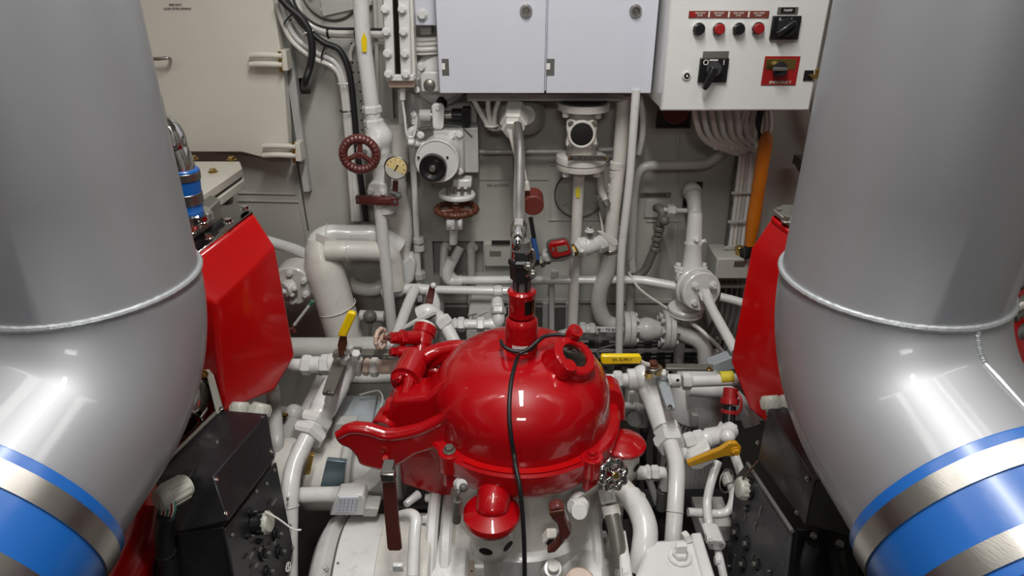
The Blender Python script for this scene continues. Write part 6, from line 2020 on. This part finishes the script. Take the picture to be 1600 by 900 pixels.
MB().path([V((1168, 724, 1.355)), V((1238, 830, 1.085))], .005, 10).build('edge_strip', darkg, t)
MB().poly([V(p) for p in ((1244, 826, 1.11), (1340, 830, 1.10), (1340, 980, 1.1), (1226, 980, 1.08), (1244, 826, 1.4), (1340, 830, 1.4), (1340, 980, 1.4), (1226, 980, 1.4))], [(0, 1, 2, 3), (0, 4, 5, 1), (1, 5, 6, 2), (3, 2, 6, 7), (4, 0, 3, 7)]).build('lower_box', black, t, 0.004)
for x, y, Y in ((1200, 645, 1.46), (1262, 748, 1.13), (1185, 692, 1.42), (1246, 801, 1.09)):
    c, n = onpanel((1200, 638, 1.38), (1184, 716, 1.35), (1258, 822, 1.07), x, y)
    bolt(t, c, n, 6.5, steel, .005)
glandf(t, (1206, 640, 1.40), (1203, 618, 1.42), 30)
glandf(t, (1230, 640, 1.41), (1232, 618, 1.43), 28)
c, n = onpanel(*pp, 1176, 764)
MB().cyl(c, c + n * .02, 18 * SP(c), n=28).build('knob_base', blackp, t)
glandf(t, c + n * .01, c + n * .04, 34)
MB().torus(c + n * .07 + Z_ * .02, Vector((.6, -.7, .3)), 18 * SP(c), .0018, 36, 6).build('wire_loop', greylev, t)
MB().cyl(c + Z_ * .09 - X_ * .0, c + Z_ * .03 + n * .03, .003, n=8).build('spring_pin', steel, t)
for x, y, r in ((1155, 832, 12), (1172, 850, 12), (1166, 882, 11), (1187, 882, 12), (1172, 795, 7), (1211, 893, 5), (1147, 885, 5)):
    c, n = onpanel(*pp, x, y)
    MB().cyl(c, c + n * .006, r * 1.2 * SP(c), n=24).build('switch_collar', blackp, t)
    MB().hex(c + n * .005, c + n * .012, r * .8 * SP(c)).build('switch_body', rubber, t, sharp=20)
    MB().cyl(c + n * .012, c + n * .018, r * .35 * SP(c), n=12).build('toggle', darkg, t)
ud = (V((1240, 830, 1.09)) - V((1170, 724, 1.36))).normalized()
for x, y, w in ((1192, 800, 20), (1184, 824, 20), (1168, 810, 12), (1152, 875, 22), (1180, 870, 12)):
    c, n = onpanel(*pp, x, y)
    MB().box(c + n * .0075, Z_ * w / 2 * SP(c), n.cross(Z_) * 1.8 * SP(c), n * .0006).build('marking_strip', greylev, t)
for x, y in ((1216, 802), (1222, 845), (1226, 880)):
    c, n = onpanel(*pp, x, y)
    bolt(t, c + n * .001, n, 6, dullst, .005)
t = thing('cable_plug', 'black cables with steel ends in the dark corner below the second control box', 'cable', (1300, 900, 1.05))
hose(t, 'cable', rubber, [(1270, 850, 1.06), (1262, 880, 1.05), (1258, 930, 1.05)], 22, 14)
hose(t, 'cable', rubber, [(1305, 855, 1.06), (1310, 885, 1.05), (1320, 940, 1.05)], 26, 14)
hexn(t, 'plug_end', dullst, (1313, 846, 1.06), (1311, 854, 1.05), 12)
hexn(t, 'plug_end', dullst, (1272, 834, 1.07), (1271, 840, 1.06), 10)
